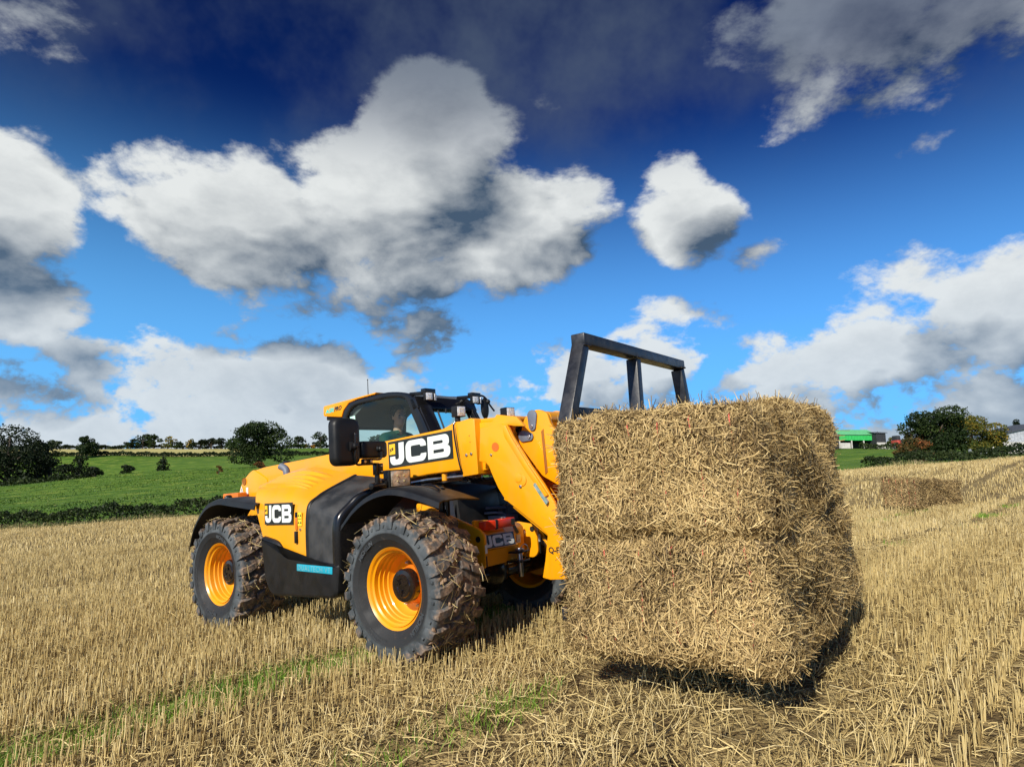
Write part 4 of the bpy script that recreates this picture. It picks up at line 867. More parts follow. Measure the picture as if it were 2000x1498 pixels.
mb = MB(); mb.box((1.2, 0.60, 0.99), (0.28, 0.3, 0.10)); mb.tube(crom([(1.10, 0.42, 1.12), (1.2, 0.70, 1.10), (1.22, 0.83, 1.0), (1.2, 0.84, 0.85)], 6), 0.016, 8); mb.tube(crom([(1.05, 0.40, 1.07), (1.25, 0.5, 1.06), (1.3, 0.62, 0.92)], 6), 0.014, 8); mb.build('valve_block', M['pin'], TH, bevel=0.004)
# --- cab
outer = [(-0.90, 1.30), (-0.875, 1.80), (-0.845, 2.20), (-0.80, 2.345), (-0.69, 2.425), (-0.52, 2.450), (-0.225, 2.462), (0.0, 2.466), (0.233, 2.434), (0.381, 2.372), (0.47, 2.23), (0.61, 1.965), (0.80, 1.45)]
inner = [(-0.80, 1.30), (-0.785, 1.80), (-0.765, 2.18), (-0.735, 2.285), (-0.64, 2.365), (-0.50, 2.392), (-0.22, 2.400), (0.0, 2.402), (0.21, 2.378), (0.30, 2.325), (0.36, 2.19), (0.475, 1.96), (0.64, 1.45)]
outer = [(p.x, p.y) for p in crom([(*q, 0) for q in outer], 3)]; inner = [(p.x, p.y) for p in crom([(*q, 0) for q in inner], 3)]
for y0, y1 in ((0.125, 0.185), (1.045, 1.105)):
    mb = MB(); n = len(outer)
    vs = [(p[0], y, p[1]) for y in (y0, y1) for p in outer] + [(p[0], y, p[1]) for y in (y0, y1) for p in inner]
    A, B, C_, Dd = 0, n, 2 * n, 3 * n; fs = []
    for i in range(n - 1):
        fs += [(A + i, A + i + 1, C_ + i + 1, C_ + i), (B + i, Dd + i, Dd + i + 1, B + i + 1), (A + i, B + i, B + i + 1, A + i + 1), (C_ + i, C_ + i + 1, Dd + i + 1, Dd + i)]
    fs += [(A, C_, Dd, B), (A + n - 1, B + n - 1, Dd + n - 1, C_ + n - 1)]
    mb.add(vs, fs); cf = mb.build('cab_side_frame', M['gloss'], TH, bevel=0.008, smooth=0.7)
    mb = MB(); yy = (y0 + y1) / 2 - 0.01; mb.add([(p[0], yy, p[1]) for p in inner], [tuple(range(n))]); mb.build('side_window', M['glass'], cf, smooth=0)
    if y0 < 0.5:
        mb = MB(); mb.box((-0.665, yy + 0.004, 2.225), (0.095, 0.002, 0.085), (0, R_(-4), 0)); mb.build('window_sticker', M['white'], cf, smooth=0)
# roof: yellow rear cap, dark front part, lining
cap = [(-1.19, 2.433), (-1.175, 2.448), (-0.19, 2.492), (-0.215, 2.470), (-0.52, 2.456), (-0.69, 2.430), (-0.80, 2.350), (-0.835, 2.275), (-1.17, 2.318), (-1.192, 2.33)]
mb = MB(); mb.prism(cap, 'y', 0.115, 1.115); rc = mb.build('roof_cap', M['yellow'], TH, bevel=0.010)
text_on('roof_lettering', 'AGRI', (-1.14, 0.1125, 2.348), (1, 0, 0.055), (0, 0, 1), M['cyan'], rc, 0.072, shear=0.25, offset=0.0025)
text_on('roof_lettering', 'PRO', (-0.968, 0.1125, 2.358), (1, 0, 0.055), (0, 0, 1), M['decal_black'], rc, 0.072, shear=0.25, offset=0.003)
mb = MB(); mb.box((-1.07, 0.6, 2.295), (0.22, 0.9, 0.05)); mb.build('roof_underside', M['plastic'], rc, bevel=0.012)
mb = MB(); mb.prism([(-0.22, 2.455), (0.0, 2.462), (0.233, 2.430), (0.37, 2.37), (0.35, 2.35), (0.2, 2.405), (-0.22, 2.43)], 'y', 0.186, 1.044); mb.build('roof_panel', M['gloss'], TH, smooth=0.5)
mb = MB(); mb.prism([(-0.76, 2.30), (-0.64, 2.372), (-0.5, 2.395), (0.0, 2.402), (0.25, 2.36), (0.25, 2.35), (0.0, 2.385), (-0.5, 2.375), (-0.70, 2.26), (-0.76, 2.15)], 'y', 0.19, 1.04); mb.build('cab_lining', M['liner'], TH, smooth=0.8)
mb = MB(); mb.box((-0.80, 0.615, 2.17), (0.06, 0.86, 0.10)); mb.build('rear_rail', M['plastic'], TH, bevel=0.01)
mb = MB(); mb.ball((-0.60, 0.75, 2.30), (0.10, 0.07, 0.02), 16, 8); mb.build('roof_speaker', M['decal_black'], TH)
mb = MB(); mb.add([(-0.82, 0.19, 1.40), (-0.82, 1.04, 1.40), (-0.80, 1.04, 2.12), (-0.80, 0.19, 2.12)], [(0, 1, 2, 3)]); mb.build('rear_window', M['glass'], TH, smooth=0)
# windscreen, header, right front pillar
mb = MB(); mb.box((0.415, 0.615, 2.285), (0.09, 0.98, 0.15), (0, R_(-22), 0)); hd = mb.build('windscreen_header', M['gloss'], TH, bevel=0.012)
for (y, wd) in ((0.245, 0.19), (1.03, 0.05)):
    mb = MB(); a = Vector((0.40, y, 2.30)); b = Vector((0.77, y, 1.42)); d = (b - a); q = d.to_track_quat('Z', 'Y').to_matrix()
    mb.prism([(0.40, 2.32), (0.47, 2.27), (0.63, 1.95), (0.80, 1.44), (0.72, 1.44), (0.54, 1.95)], 'y', y - wd / 2, y + wd / 2); mb.build('front_pillar', M['gloss'], TH, bevel=0.012)
mb = MB(); mb.add([(0.745, 0.34, 1.43), (0.745, 1.0, 1.43), (0.44, 1.0, 2.22), (0.44, 0.34, 2.22)], [(0, 1, 2, 3)]); mb.build('windscreen', M['glass'], TH, smooth=0)
mb = MB(); mb.tube([(0.60, 0.43, 2.22), (0.60, 0.43, 2.17)], 0.012, 8); mb.tube([(0.55, 0.352, 2.2), (0.66, 0.352, 1.93)], 0.010, 6); mb.build('wiper', M['plastic'], TH)
mb = MB(); mb.prism(round_prof([(-0.92, 1.34), (0.80, 1.44), (0.84, 1.38), (0.66, 0.75), (-0.80, 0.75)], 0.04), 'y', 0.13, 1.10); mb.build('cab_base', M['plastic'], TH, bevel=0.012)
mb = MB(); mb.prism(round_prof([(-0.68, 1.36), (-0.76, 1.95), (-0.66, 1.97), (-0.56, 1.50), (-0.10, 1.46), (-0.06, 1.36)], 0.04), 'y', 0.38, 0.82); mb.build('seat', M['fabric'], TH, bevel=0.03, seg=3)
mb = MB(); cx, cz = 0.16, 1.74; t = R_(-35); P = []
for k in range(25):
    a = 2 * math.pi * k / 24; P.append((cx + 0.18 * math.cos(a) * math.cos(t), 0.6 + 0.18 * math.sin(a), cz + 0.18 * math.cos(a) * math.sin(-t) * -1))
mb.tube(P, 0.014, 8); mb.tube([(cx, 0.6, cz), (0.40, 0.6, 1.46)], 0.03, 10); mb.tube([P[6], (cx, 0.6, cz), P[18]], 0.012, 6); mb.build('steering_wheel', M['plastic'], TH)
mb = MB(); mb.prism(round_prof([(0.30, 1.40), (0.30, 1.60), (0.45, 1.66), (0.68, 1.50), (0.7, 1.40)], 0.04), 'y', 0.40, 0.80); mb.build('dashboard', M['plastic'], TH, bevel=0.02)
mb = MB(); mb.tube([(-0.79, 0.5, 2.44), (-0.79, 0.5, 2.60), (-0.79, 0.5, 2.755)], [0.006, 0.005, 0.004], 8); mb.ball((-0.79, 0.5, 2.755), 0.008, 8, 6); mb.build('aerial', M['plastic'], TH)
# --- lamps
def lamp(name, c, yaw, w_, h_, dp, parent, chips=(3, 3), pitch=0.0, lens='lens'):
    rot = (Matrix.Rotation(yaw, 3, 'Z') @ Matrix.Rotation(pitch, 3, 'Y')); c = Vector(c)
    mb = MB(); mb.box(c - rot @ Vector((dp / 2, 0, 0)), (dp, w_, h_), rot)
    for k in range(4): mb.box(c - rot @ Vector((dp * 1.12, 0, h_ * (k - 1.5) / 4.5)), (dp * 0.3, w_ * 0.8, h_ * 0.10), rot)
    b = mb.build(name, M['plastic'], parent, bevel=min(0.008, h_ * 0.08))
    mb = MB(); mb.box(c + rot @ Vector((0.003, 0, 0)), (0.008, w_ * 0.86, h_ * 0.86), rot); mb.build('lamp_lens', M[lens], b, bevel=0.003)
    mb = MB()
    for i in range(chips[0]):
        for j in range(chips[1]):
            if chips == (3, 3) and i == 1 and j == 1: continue
            q = c + rot @ Vector((0.0085, w_ * 0.62 * ((i + 0.5) / chips[0] - 0.5), h_ * 0.62 * ((j + 0.5) / chips[1] - 0.5))); mb.ball(q, (h_ * 0.045,) * 3, 8, 5)
    mb.build('lamp_chips', M['led'], b, kind='stuff')
    return b
for y, s in ((0.23, 1), (1.00, -1)):
    mb = MB(); mb.box((0.42, y - 0.03, 2.40), (0.24, 0.05, 0.035), (0, R_(4), 0)); mb.box((0.52, y + 0.02, 2.415), (0.07, 0.16, 0.05)); mb.tube([(0.54, y - 0.04, 2.40), (0.54, y - 0.04, 2.44)], 0.013, 8); mb.tube([(0.54, y + 0.07, 2.40), (0.54, y + 0.07, 2.435)], 0.013, 8)
    br = mb.build('lamp_bracket', M['gloss'], TH, bevel=0.004)
    lamp('work_lamp', (0.575, y - 0.025, 2.350), R_(-12), 0.092, 0.088, 0.05, br, (2, 2)); lamp('work_lamp', (0.575, y + 0.070, 2.345), R_(28), 0.080, 0.085, 0.05, br, (2, 2))
mb = MB(); mb.tube([(1.27, -0.12, 1.985), (1.27, -0.12, 2.035)], 0.028, 10); l1 = mb.build('lamp_foot', M['plastic'], TH, bevel=0.004); lamp('boom_lamp', (1.32, -0.12, 2.088), R_(-10), 0.108, 0.105, 0.085, l1)
mb = MB(); mb.box((1.78, 0.0, 1.975), (0.05, 0.05, 0.03)); l2 = mb.build('lamp_foot', M['plastic'], TH, bevel=0.004); lamp('boom_lamp', (1.83, 0.0, 2.025), R_(-10), 0.108, 0.09, 0.085, l2)
# far door mirror
mb = MB(); mb.tube(crom([(0.45, 1.06, 2.40), (0.55, 1.12, 2.41), (0.58, 1.18, 2.36), (0.60, 1.20, 2.30), (0.62, 1.26, 2.22)], 6), 0.012, 8); fm = mb.build('mirror_arm', M['gloss'], TH)
mb = MB(); mb.ball((0.56, 1.155, 2.255), (0.035, 0.065, 0.13), 18, 12); mb.build('door_mirror', M['plastic'], fm); mb = MB(); mb.ball((0.59, 1.185, 2.335), 0.03, 12, 8); mb.build('mirror_joint', M['plastic'], fm)
# right-hand mirrors and headlamp on their stalk
mb = MB(); mb.tube([(0.86, -0.875, 1.432), (0.86, -0.70, 1.432)], 0.032, 14); mb.tube([(0.86, -0.80, 1.43), (0.86, -0.80, 1.56)], 0.024, 12)
mb.box((0.86, -0.812, 1.585), (0.05, 0.035, 0.11)); mb.box((0.875, -0.775, 1.585), (0.03, 0.05, 0.10)); mb.box((0.87, -0.92, 1.652), (0.02, 0.12, 0.05))
mb.tube(crom([(0.86, -0.81, 1.632), (0.865, -0.95, 1.632), (0.885, -1.04, 1.632), (0.905, -1.075, 1.68), (0.915, -1.08, 1.76), (0.915, -1.075, 1.905)], 6), 0.011, 8)
mb.tube(crom([(0.87, -0.97, 1.672), (0.885, -0.86, 1.672), (0.91, -0.80, 1.672), (0.915, -0.79, 1.70), (0.915, -0.79, 1.76)], 6), 0.010, 8)
ms = mb.build('mirror_stalk', M['gloss'], TH, bevel=0.003)
bolt(ms, (0.88, -0.955, 1.655), (1, 0, 0), 0.015); bolt(ms, (0.88, -0.885, 1.655), (1, 0, 0), 0.015)
for (z) in (1.56, 1.61): bolt(ms, (0.89, -0.775, z), (1, 0, 0), 0.009)
def mirror(name, c, w_, h_, dp):
    mb = MB(); rows = []
    for (d, k) in ((-0.012, 1.0), (0.0, 1.0), (dp * 0.45, 0.985), (dp * 0.8, 0.93), (dp * 0.97, 0.80), (dp, 0.55)):
        pr = sum(rr(-w_ / 2 * k, -h_ / 2 * (k + (1 - k) * 0.4), w_ / 2 * k, h_ / 2 * (k + (1 - k) * 0.4), (min(w_, h_) * 0.24 * k,) * 4, n=5), [])
        rows.append([(c[0] + d, c[1] + p[0], c[2] + p[1]) for p in pr] )
    rows = [r_ + [r_[0]] for r_ in rows]; mb.grid(rows); n = len(rows[0]) - 1; b = len(mb.v); mb.v += rows[-1][:-1]; mb.f.append(tuple(range(b, b + n)))
    mm = mb.build(name, M['plastic'], ms, smooth=1.2)
    mb = MB(); mb.add([(c[0] - 0.010, p[1], p[2]) for p in rows[0][:-1]], [tuple(range(n))]); mb.build('mirror_glass', M['steel'], mm, smooth=0)
    return mm
m1 = mirror('large_mirror', (0.82, -1.135, 1.835), 0.285, 0.42, 0.075)
mb = MB(); mb.ball((0.912, -1.085, 1.79), 0.034, 14, 8); mb.tube([(0.89, -1.10, 1.79), (0.885, -1.125, 1.79)], 0.045, 14); mb.tube([(0.912, -1.085, 1.79), (0.93, -1.05, 1.79)], 0.012, 8); mb.build('ball_joint', M['plastic'], m1)
m2 = mirror('wide_angle_mirror', (0.84, -0.84, 1.762), 0.31, 0.155, 0.06)
mb = MB(); mb.ball((0.912, -0.795, 1.765), 0.026, 14, 8); mb.tube([(0.89, -0.80, 1.765), (0.88, -0.81, 1.765)], 0.035, 14); mb.build('ball_joint', M['plastic'], m2)
hl = lamp('headlamp', (0.92, -0.575, 1.487), R_(-6), 0.245, 0.165, 0.10, ms, (2, 2), lens='headlens')
mb = MB(); mb.tube([(0.86, -0.72, 1.45), (0.85, -0.66, 1.47)], 0.03, 12); mb.build('lamp_mount', M['plastic'], hl)
# ------------------------------------------------------------------ driver
def remesh(mb, name, m, parent, vox, it=6, f=0.5):
    me = bpy.data.meshes.new(name); me.from_pydata(mb.v, [], mb.f); o = link(bpy.data.objects.new(name, me))
    bmm = bmesh.new(); bmm.from_mesh(me); bmesh.ops.recalc_face_normals(bmm, faces=bmm.faces); bmm.to_mesh(me); bmm.free()
    a = o.modifiers.new('r', 'REMESH'); a.mode = 'VOXEL'; a.voxel_size = vox
    b = o.modifiers.new('s', 'SMOOTH'); b.factor = f; b.iterations = it
    dg = bpy.context.evaluated_depsgraph_get(); me2 = bpy.data.meshes.new_from_object(o.evaluated_get(dg)); bpy.data.objects.remove(o)
    me2.name = name; me2.materials.clear(); return finish(name, me2, m, parent, 3.0)
PER = empty('person', MACH)
SHZ = 0.065
tag(PER, 'driver in dark green polo shirt seated in the loader cab, looking ahead', 'person')
HM = Matrix.Translation((-0.355, 0.60, 2.235)) @ Matrix.Rotation(R_(-14), 4, 'Z')
def hp_(x, y, z): return HM @ Vector((x, y, z))
mb = MB()
def hball(c, r_, nu=16, nv=10):
    t = MB(); t.ball((0, 0, 0), r_, nu, nv); mb.add([HM @ (Vector(c) + Vector(p)) for p in t.v], t.f)
hball((0.0, 0, 0.03), (0.098, 0.076, 0.105)); hball((0.028, 0, -0.05), (0.066, 0.058, 0.075)); hball((0.06, 0, -0.098), (0.028, 0.030, 0.022))
hball((0.098, 0, -0.012), (0.020, 0.013, 0.024)); hball((0.090, 0, 0.025), (0.012, 0.010, 0.03)); hball((0.085, 0, -0.060), (0.014, 0.024, 0.009)); hball((0.084, 0, -0.074), (0.013, 0.021, 0.009))
for s in (-1, 1): hball((-0.005, s * 0.078, -0.005), (0.022, 0.010, 0.034)); hball((0.070, s * 0.034, 0.035), (0.025, 0.026, 0.010)); hball((0.062, s * 0.04, -0.02), (0.025, 0.02, 0.02))
nb = Vector((-0.39, 0.6, 2.020)); mb.tube([nb, (-0.375, 0.6, 2.09), tuple(hp_(-0.01, 0, -0.05))], [0.066, 0.057, 0.055], 14)
mb.tube([(-0.38, 0.6, 1.44), (-0.40, 0.6, 1.60), (-0.42, 0.6, 1.85), (-0.40, 0.6, 1.985), nb], [0.15, 0.135, 0.155, 0.11, 0.06], 16)
for s in (-1, 1):
    sh = Vector((-0.40, 0.6 + s * 0.19, 1.965)); elb = Vector((-0.22, 0.6 + s * 0.27, 1.66)); wr = Vector((0.06, 0.6 + s * 0.20, 1.72))
    mb.tube([(-0.40, 0.6 + s * 0.08, 1.975), sh], [0.08, 0.066], 12); mb.tube([sh, elb], [0.058, 0.043], 12); mb.ball(elb, 0.043, 12, 8); mb.ball(sh, 0.066, 12, 8); mb.tube([elb, wr], [0.042, 0.028], 12)
    pm = wr + Vector((0.05, -s * 0.01, 0.02)); mb.ball(pm, (0.05, 0.042, 0.022), 12, 8)
    for k, ln in enumerate((0.034, 0.038, 0.036, 0.028)):
        f0 = pm + Vector((0.035, s * (0.036 - 0.024 * k), 0.008)); mb.tube([f0, f0 + Vector((ln, 0, 0.010)), f0 + Vector((ln + 0.012, 0, -0.022)), f0 + Vector((ln - 0.015, 0, -0.036))], [0.0095, 0.009, 0.0085, 0.007], 8)
    t0 = pm + Vector((0.0, -s * 0.034, 0.0)); mb.tube([t0, t0 + Vector((0.032, -s * 0.018, 0.004)), t0 + Vector((0.056, -s * 0.014, -0.012))], [0.011, 0.010, 0.008], 8)
    hipj = Vector((-0.36, 0.6 + s * 0.10, 1.52)); kn = Vector((0.08, 0.6 + s * 0.15, 1.50)); an_ = Vector((0.22, 0.6 + s * 0.14, 1.10))
    mb.tube([hipj, kn], [0.092, 0.062], 12); mb.ball(kn, 0.062, 12, 8); mb.tube([kn, an_], [0.060, 0.040], 12); mb.tube([an_, an_ + Vector((0.06, 0, -0.05)), an_ + Vector((0.17, 0, -0.06))], [0.045, 0.045, 0.03], 10)
body = remesh(mb, 'body', M['skin'], PER, 0.0095)
mb = MB()
mb.tube([(-0.38, 0.6, 1.50), (-0.40, 0.6, 1.60), (-0.42, 0.6, 1.85), (-0.40, 0.6, 1.980), (-0.392, 0.6, 2.027)], [0.165, 0.155, 0.172, 0.128, 0.082], 18)
for s in (-1, 1):
    sh = Vector((-0.40, 0.6 + s * 0.19, 1.970)); el_ = Vector((-0.28, 0.6 + s * 0.245, 1.74)); mb.tube([(-0.40, 0.6 + s * 0.06, 1.980), sh], [0.095, 0.080], 14); mb.ball(sh, 0.079, 14, 8); mb.tube([sh, el_], [0.077, 0.071], 14)
shirt = remesh(mb, 'shirt', M['shirt'], PER, 0.012, 4)
mb = MB(); P = [(-0.388 + 0.075 * math.cos(a) * 1.05, 0.6 + 0.078 * math.sin(a)) for a in [R_(28 + 304 * k / 18) for k in range(19)]]
mb.grid([[(p[0], p[1], 2.020 + 0.012 * (p[0] < -0.4)), (p[0] * 1.0 - 0.0, p[1], 2.07 + 0.014 * (p[0] < -0.4)), (-0.388 + (p[0] + 0.388) * 1.28, 0.6 + (p[1] - 0.6) * 1.28, 2.030)] for p in P]); mb.build('collar', M['shirt'], shirt, smooth=1.0, solid=0.004)
mb = MB()
for s in (-1, 1):
    hipj = Vector((-0.38, 0.6 + s * 0.10, 1.52)); kn = Vector((0.08, 0.6 + s * 0.15, 1.50)); an_ = Vector((0.22, 0.6 + s * 0.14, 1.12)); mb.tube([hipj, kn], [0.105, 0.074], 12); mb.ball(kn, 0.074, 12, 8); mb.tube([kn, an_], [0.072, 0.055], 12)
mb.ball((-0.39, 0.6, 1.50), (0.15, 0.17, 0.11), 16, 10); remesh(mb, 'trousers', M['trousers'], PER, 0.013, 4)
mb = MB(); r = random.Random(12)
hball((-0.018, 0, 0.055), (0.100, 0.084, 0.098)); hball((-0.045, 0, -0.01), (0.065, 0.080, 0.085)); hball((-0.06, 0, -0.07), (0.035, 0.06, 0.045))
for k in range(150):     # loose curls on top, round the sides and down the nape
    a = r.uniform(0, 6.283); e = r.uniform(-0.5, 1.45); x, y, z = math.cos(a) * math.cos(e), math.sin(a) * math.cos(e), math.sin(e)
    if x > 0.35 and z < 0.50: continue
    if x > -0.05 and z < 0.05: continue
    q = 0.011 + 0.014 * r.random(); hball((-0.018 + 0.106 * x, 0.090 * y, 0.045 + 0.104 * z), (q * 1.3, q, q), 8, 6)
for s in (-1, 1): hball((0.01, s * 0.078, 0.03), (0.022, 0.010, 0.03), 8, 6)
remesh(mb, 'hair', M['hair'], PER, 0.007, 2, 0.4)
for s in (-1, 1):
    mb = MB(); c = hp_(0.081, s * 0.033, 0.012); mb.ball(c, 0.011, 10, 8); mb.build('eye', M['eye'], PER)
    mb = MB(); mb.tube([hp_(0.090, s * 0.018, 0.034), hp_(0.088, s * 0.036, 0.040), hp_(0.072, s * 0.056, 0.034)], [0.004, 0.005, 0.003], 6); mb.build('eyebrow', M['hair'], PER)
# ------------------------------------------------------------------ bale fork frame carried on the boom head
FF = empty('bale_fork_frame', MACH @ Matrix.Translation((2.89, 0, 0)))
tag(FF, 'black steel bale fork frame standing up behind the stacked straw bales', 'fork frame')
def bar(name, a, b, w_, d_, parent=FF, m='steelblack', roll=0):
    a, b = Vector(a), Vector(b); q = (b - a); L_ = q.length; zq = q.normalized(); xq = Vector((1, 0, 0)); xq = (xq - zq * xq.dot(zq)).normalized(); yq = zq.cross(xq)
    mt = Matrix((xq, yq, zq)).transposed(); mb = MB(); mb.box((a + b) / 2, (d_, w_, L_), mt); return mb.build(name, M[m], parent, bevel=0.008)
yl = lambda z: -0.51 - (2.43 - z) * 0.47
yr = lambda z: 1.325 + (2.40 - z) * 0.22
bar('top_rail', (0.06, -0.565, 2.435), (0.06, 1.385, 2.415), 0.088, 0.12)
bar('post', (0.06, yl(2.385), 2.385), (0.06, yl(1.72), 1.72), 0.088, 0.11)
bar('lower_post', (0.03, -0.78, 1.70), (0.03, -0.78, 0.55), 0.10, 0.12)
bar('post', (0.06, yr(2.365), 2.365), (0.06, yr(1.72), 1.72), 0.088, 0.11)
bar('lower_post', (0.03, 1.30, 1.70), (0.03, 1.30, 0.55), 0.10, 0.12)
bar('post', (0.06, 0.36, 2.372), (0.04, 0.30, 0.55), 0.085, 0.105)
bar('cross_rail', (0.06, yl(1.87) + 0.055, 1.87), (0.06, 0.285, 1.87), 0.07, 0.08)
bar('cross_rail', (0.06, 0.40, 1.87), (0.06, yr(1.86) - 0.055, 1.87), 0.07, 0.08)
bar('cross_rail', (0.04, -0.95, 0.50), (0.04, 1.4, 0.50), 0.09, 0.12); bar('cross_rail', (0.04, -0.72, 1.30), (0.04, 1.24, 1.30), 0.08, 0.08)
for k in range(5):
    y = -0.85 + 0.52 * k; mb = MB(); mb.tube([(0.1, y, 0.50), (0.7, y, 0.50), (1.1, y, 0.50)], [0.025, 0.022, 0.004], 10); mb.build('tine', M['steel'], FF)
def weld(a, b):
    mb = MB(); a, b = Vector(a), Vector(b); n_ = 9; mb.tube([a.lerp(b, i / n_) for i in range(n_ + 1)], [0.006 + 0.003 * (i % 2) for i in range(n_ + 1)], 6); mb.build('weld_bead', M['steelblack'], FF)
for y in (yl(2.385), 0.36, yr(2.365)): weld((0.122, y - 0.05, 2.384), (0.122, y + 0.05, 2.384))
weld((0.105, yl(1.87) + 0.05, 1.83), (0.105, yl(1.87) + 0.05, 1.905)); weld((0.105, 0.30, 1.83), (0.105, 0.30, 1.905))
# ------------------------------------------------------------------ straw bales
def bale(mw, dims, nst, label, seed, group, fringe=1.0, wid=1.0, mean=0.47, rad=0.10):
    root = empty('straw_bale', mw); tag(root, label, 'bale', group)
    r = np.random.default_rng(seed); hx, hy, hz = [d / 2 for d in dims]; 
    ph = r.uniform(0, 6.28, 12)
    def lump(p):
        return 0.022 * np.sin(p[:, 2] * 9 + 3 * np.sin(p[:, 0] * 3 + ph[5]) + ph[6]) * np.sin(p[:, 0] * 7 + p[:, 1] * 5 + ph[7]) + 0.018 * np.sin(p[:, 0] * 5 + ph[0] + 2 * np.sin(p[:, 2] * 4 + ph[1])) + 0.016 * np.sin(p[:, 1] * 7 + ph[2] + np.sin(p[:, 2] * 6)) + 0.012 * np.sin(p[:, 2] * 13 + ph[3] + p[:, 1] * 3) + 0.02 * np.cos(p[:, 1] * 2.6 + ph[4]) - 0.014 * np.abs(np.sin(p[:, 1] * 27 + 1.5 * np.sin(p[:, 2] * 3 + ph[8]))) ** 6
    def surf(n):
        A = np.array([hy * hz, hy * hz, hx * hz, hx * hz, hx * hy, hx * hy * 0.35]); f = r.choice(6, n, p=A / A.sum()); q = r.uniform(-1, 1, (n, 3)) * np.array([hx, hy, hz])
        ax = f // 2; sg = np.where(f % 2 == 0, 1, -1); sg = np.where(f == 5, -1, np.where(f == 4, 1, sg)); q[np.arange(n), ax] = sg * np.array([hx, hy, hz])[ax]
        return rnd(q)
    def rnd(q):
        c = np.clip(q, -np.array([hx, hy, hz]) + rad, np.array([hx, hy, hz]) - rad); d = q - c; ln = np.linalg.norm(d, axis=1, keepdims=True) + 1e-9; nn = d / ln; p = c + nn * rad
        return p + nn * lump(p)[:, None], nn
    # packed core: a subdivided rounded box
    bm = bmesh.new(); bmesh.ops.create_cube(bm, size=2); bmesh.ops.subdivide_edges(bm, edges=bm.edges, cuts=22, use_grid_fill=True)
    co = np.array([v.co[:] for v in bm.verts]) * np.array([hx, hy, hz]); p, nn = rnd(co); p = p - nn * 0.028
    for v, q in zip(bm.verts, p): v.co = q
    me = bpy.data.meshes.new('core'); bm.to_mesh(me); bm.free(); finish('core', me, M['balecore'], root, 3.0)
    P, nn = surf(nst); n = len(P)
    d = r.normal(0, 1, (n, 3))
    # on the ends the flakes show cut straw fanning mostly up and down; on the sides it lies along the bale
    end = np.abs(nn[:, 1]) > 0.7; d[end] *= np.array([1.0, 1, 1.35]); d[~end] *= np.array([1, 1.25, 0.9])
    d -= nn * (d * nn).sum(1, keepdims=True) * r.choice([1.0, 0.92, 0.75, 0.3], n, p=[0.5, 0.3, 0.14, 0.06])[:, None]; d /= np.linalg.norm(d, axis=1, keepdims=True)
    Ls = r.uniform(0.03, 0.13, n) * np.where(r.random(n) < 0.10, 1.7, 1); lift = np.abs(r.normal(0.0, 0.014, (n, 3))) + r.uniform(-0.022, 0.018, (n, 1))
    st_ = r.random(n) < 0.06 * fringe; lift[st_, 2] += r.uniform(0.01, 0.08, st_.sum())
    lowp = (P[:, 2] < -hz + 0.10); lift[lowp] += r.uniform(0, 0.02, (lowp.sum(), 1)); P[lowp, 2] -= r.uniform(0, 0.05, lowp.sum())
    V, F = strips(P, d, Ls, r.uniform(0.0028, 0.0062, n) * wid, nn, lift, r)
    npmesh('straw', V, F, M['balestraw'], root, kind='stuff', attr=np.repeat(np.clip(r.normal(mean, 0.32, n) + 0.13 * wave(P[:, 0] + P[:, 1], P[:, 2] * 1.3, 5.0, seed), 0, 1), 6))
    for k in range(6):
        x = -hx + 2 * hx * (k + 0.6) / 6.2
        path = np.array([(x + 0.015 * math.sin(k * 2 + j), y, z) for j, (y, z) in enumerate([(hy * 0.5, hz), (0, hz), (-hy * 0.6, hz), (-hy, hz * 0.95), (-hy, hz * 0.5), (-hy, 0), (-hy, -hz * 0.5), (-hy, -hz * 0.9)])])
        pp, n2 = rnd(path); pp = pp + n2 * 0.004; mb = MB(); mb.tube([tuple(q) for q in crom([tuple(q) for q in pp], 4)], 0.003, 5); mb.build('twine', M['twine'], root)
    return root
G1 = 'straw bales carried on the loader forks'
bale(MACH @ Matrix.Translation((3.675, 0.07, 0.690)) @ Matrix.Rotation(R_(0.6), 4, 'Y'), (1.30, 2.42, 0.67), 76000, 'big square straw bale with red twine, lower of the two on the forks', 5, G1)
bale(MACH @ Matrix.Translation((3.665, 0.03, 1.437)) @ Matrix.Rotation(R_(1.0), 4, 'Z') @ Matrix.Rotation(R_(1.2), 4, 'X'), (1.28, 2.36, 0.70), 76000, 'big square straw bale lying on top of the other on the forks', 6, G1)
p = px(1803, 993, 20.0); p.z = gz(p.x, p.y)
bale(Matrix.Translation((p.x, p.y, p.z + 0.44)) @ Matrix.Rotation(R_(-63), 4, 'Z') @ Matrix.Rotation(R_(-3), 4, 'X'), (1.15, 2.35, 0.86), 20000, 'single straw bale lying alone in the stubble farther off', 8, None, 0.6, 2.0, 0.26, 0.06)
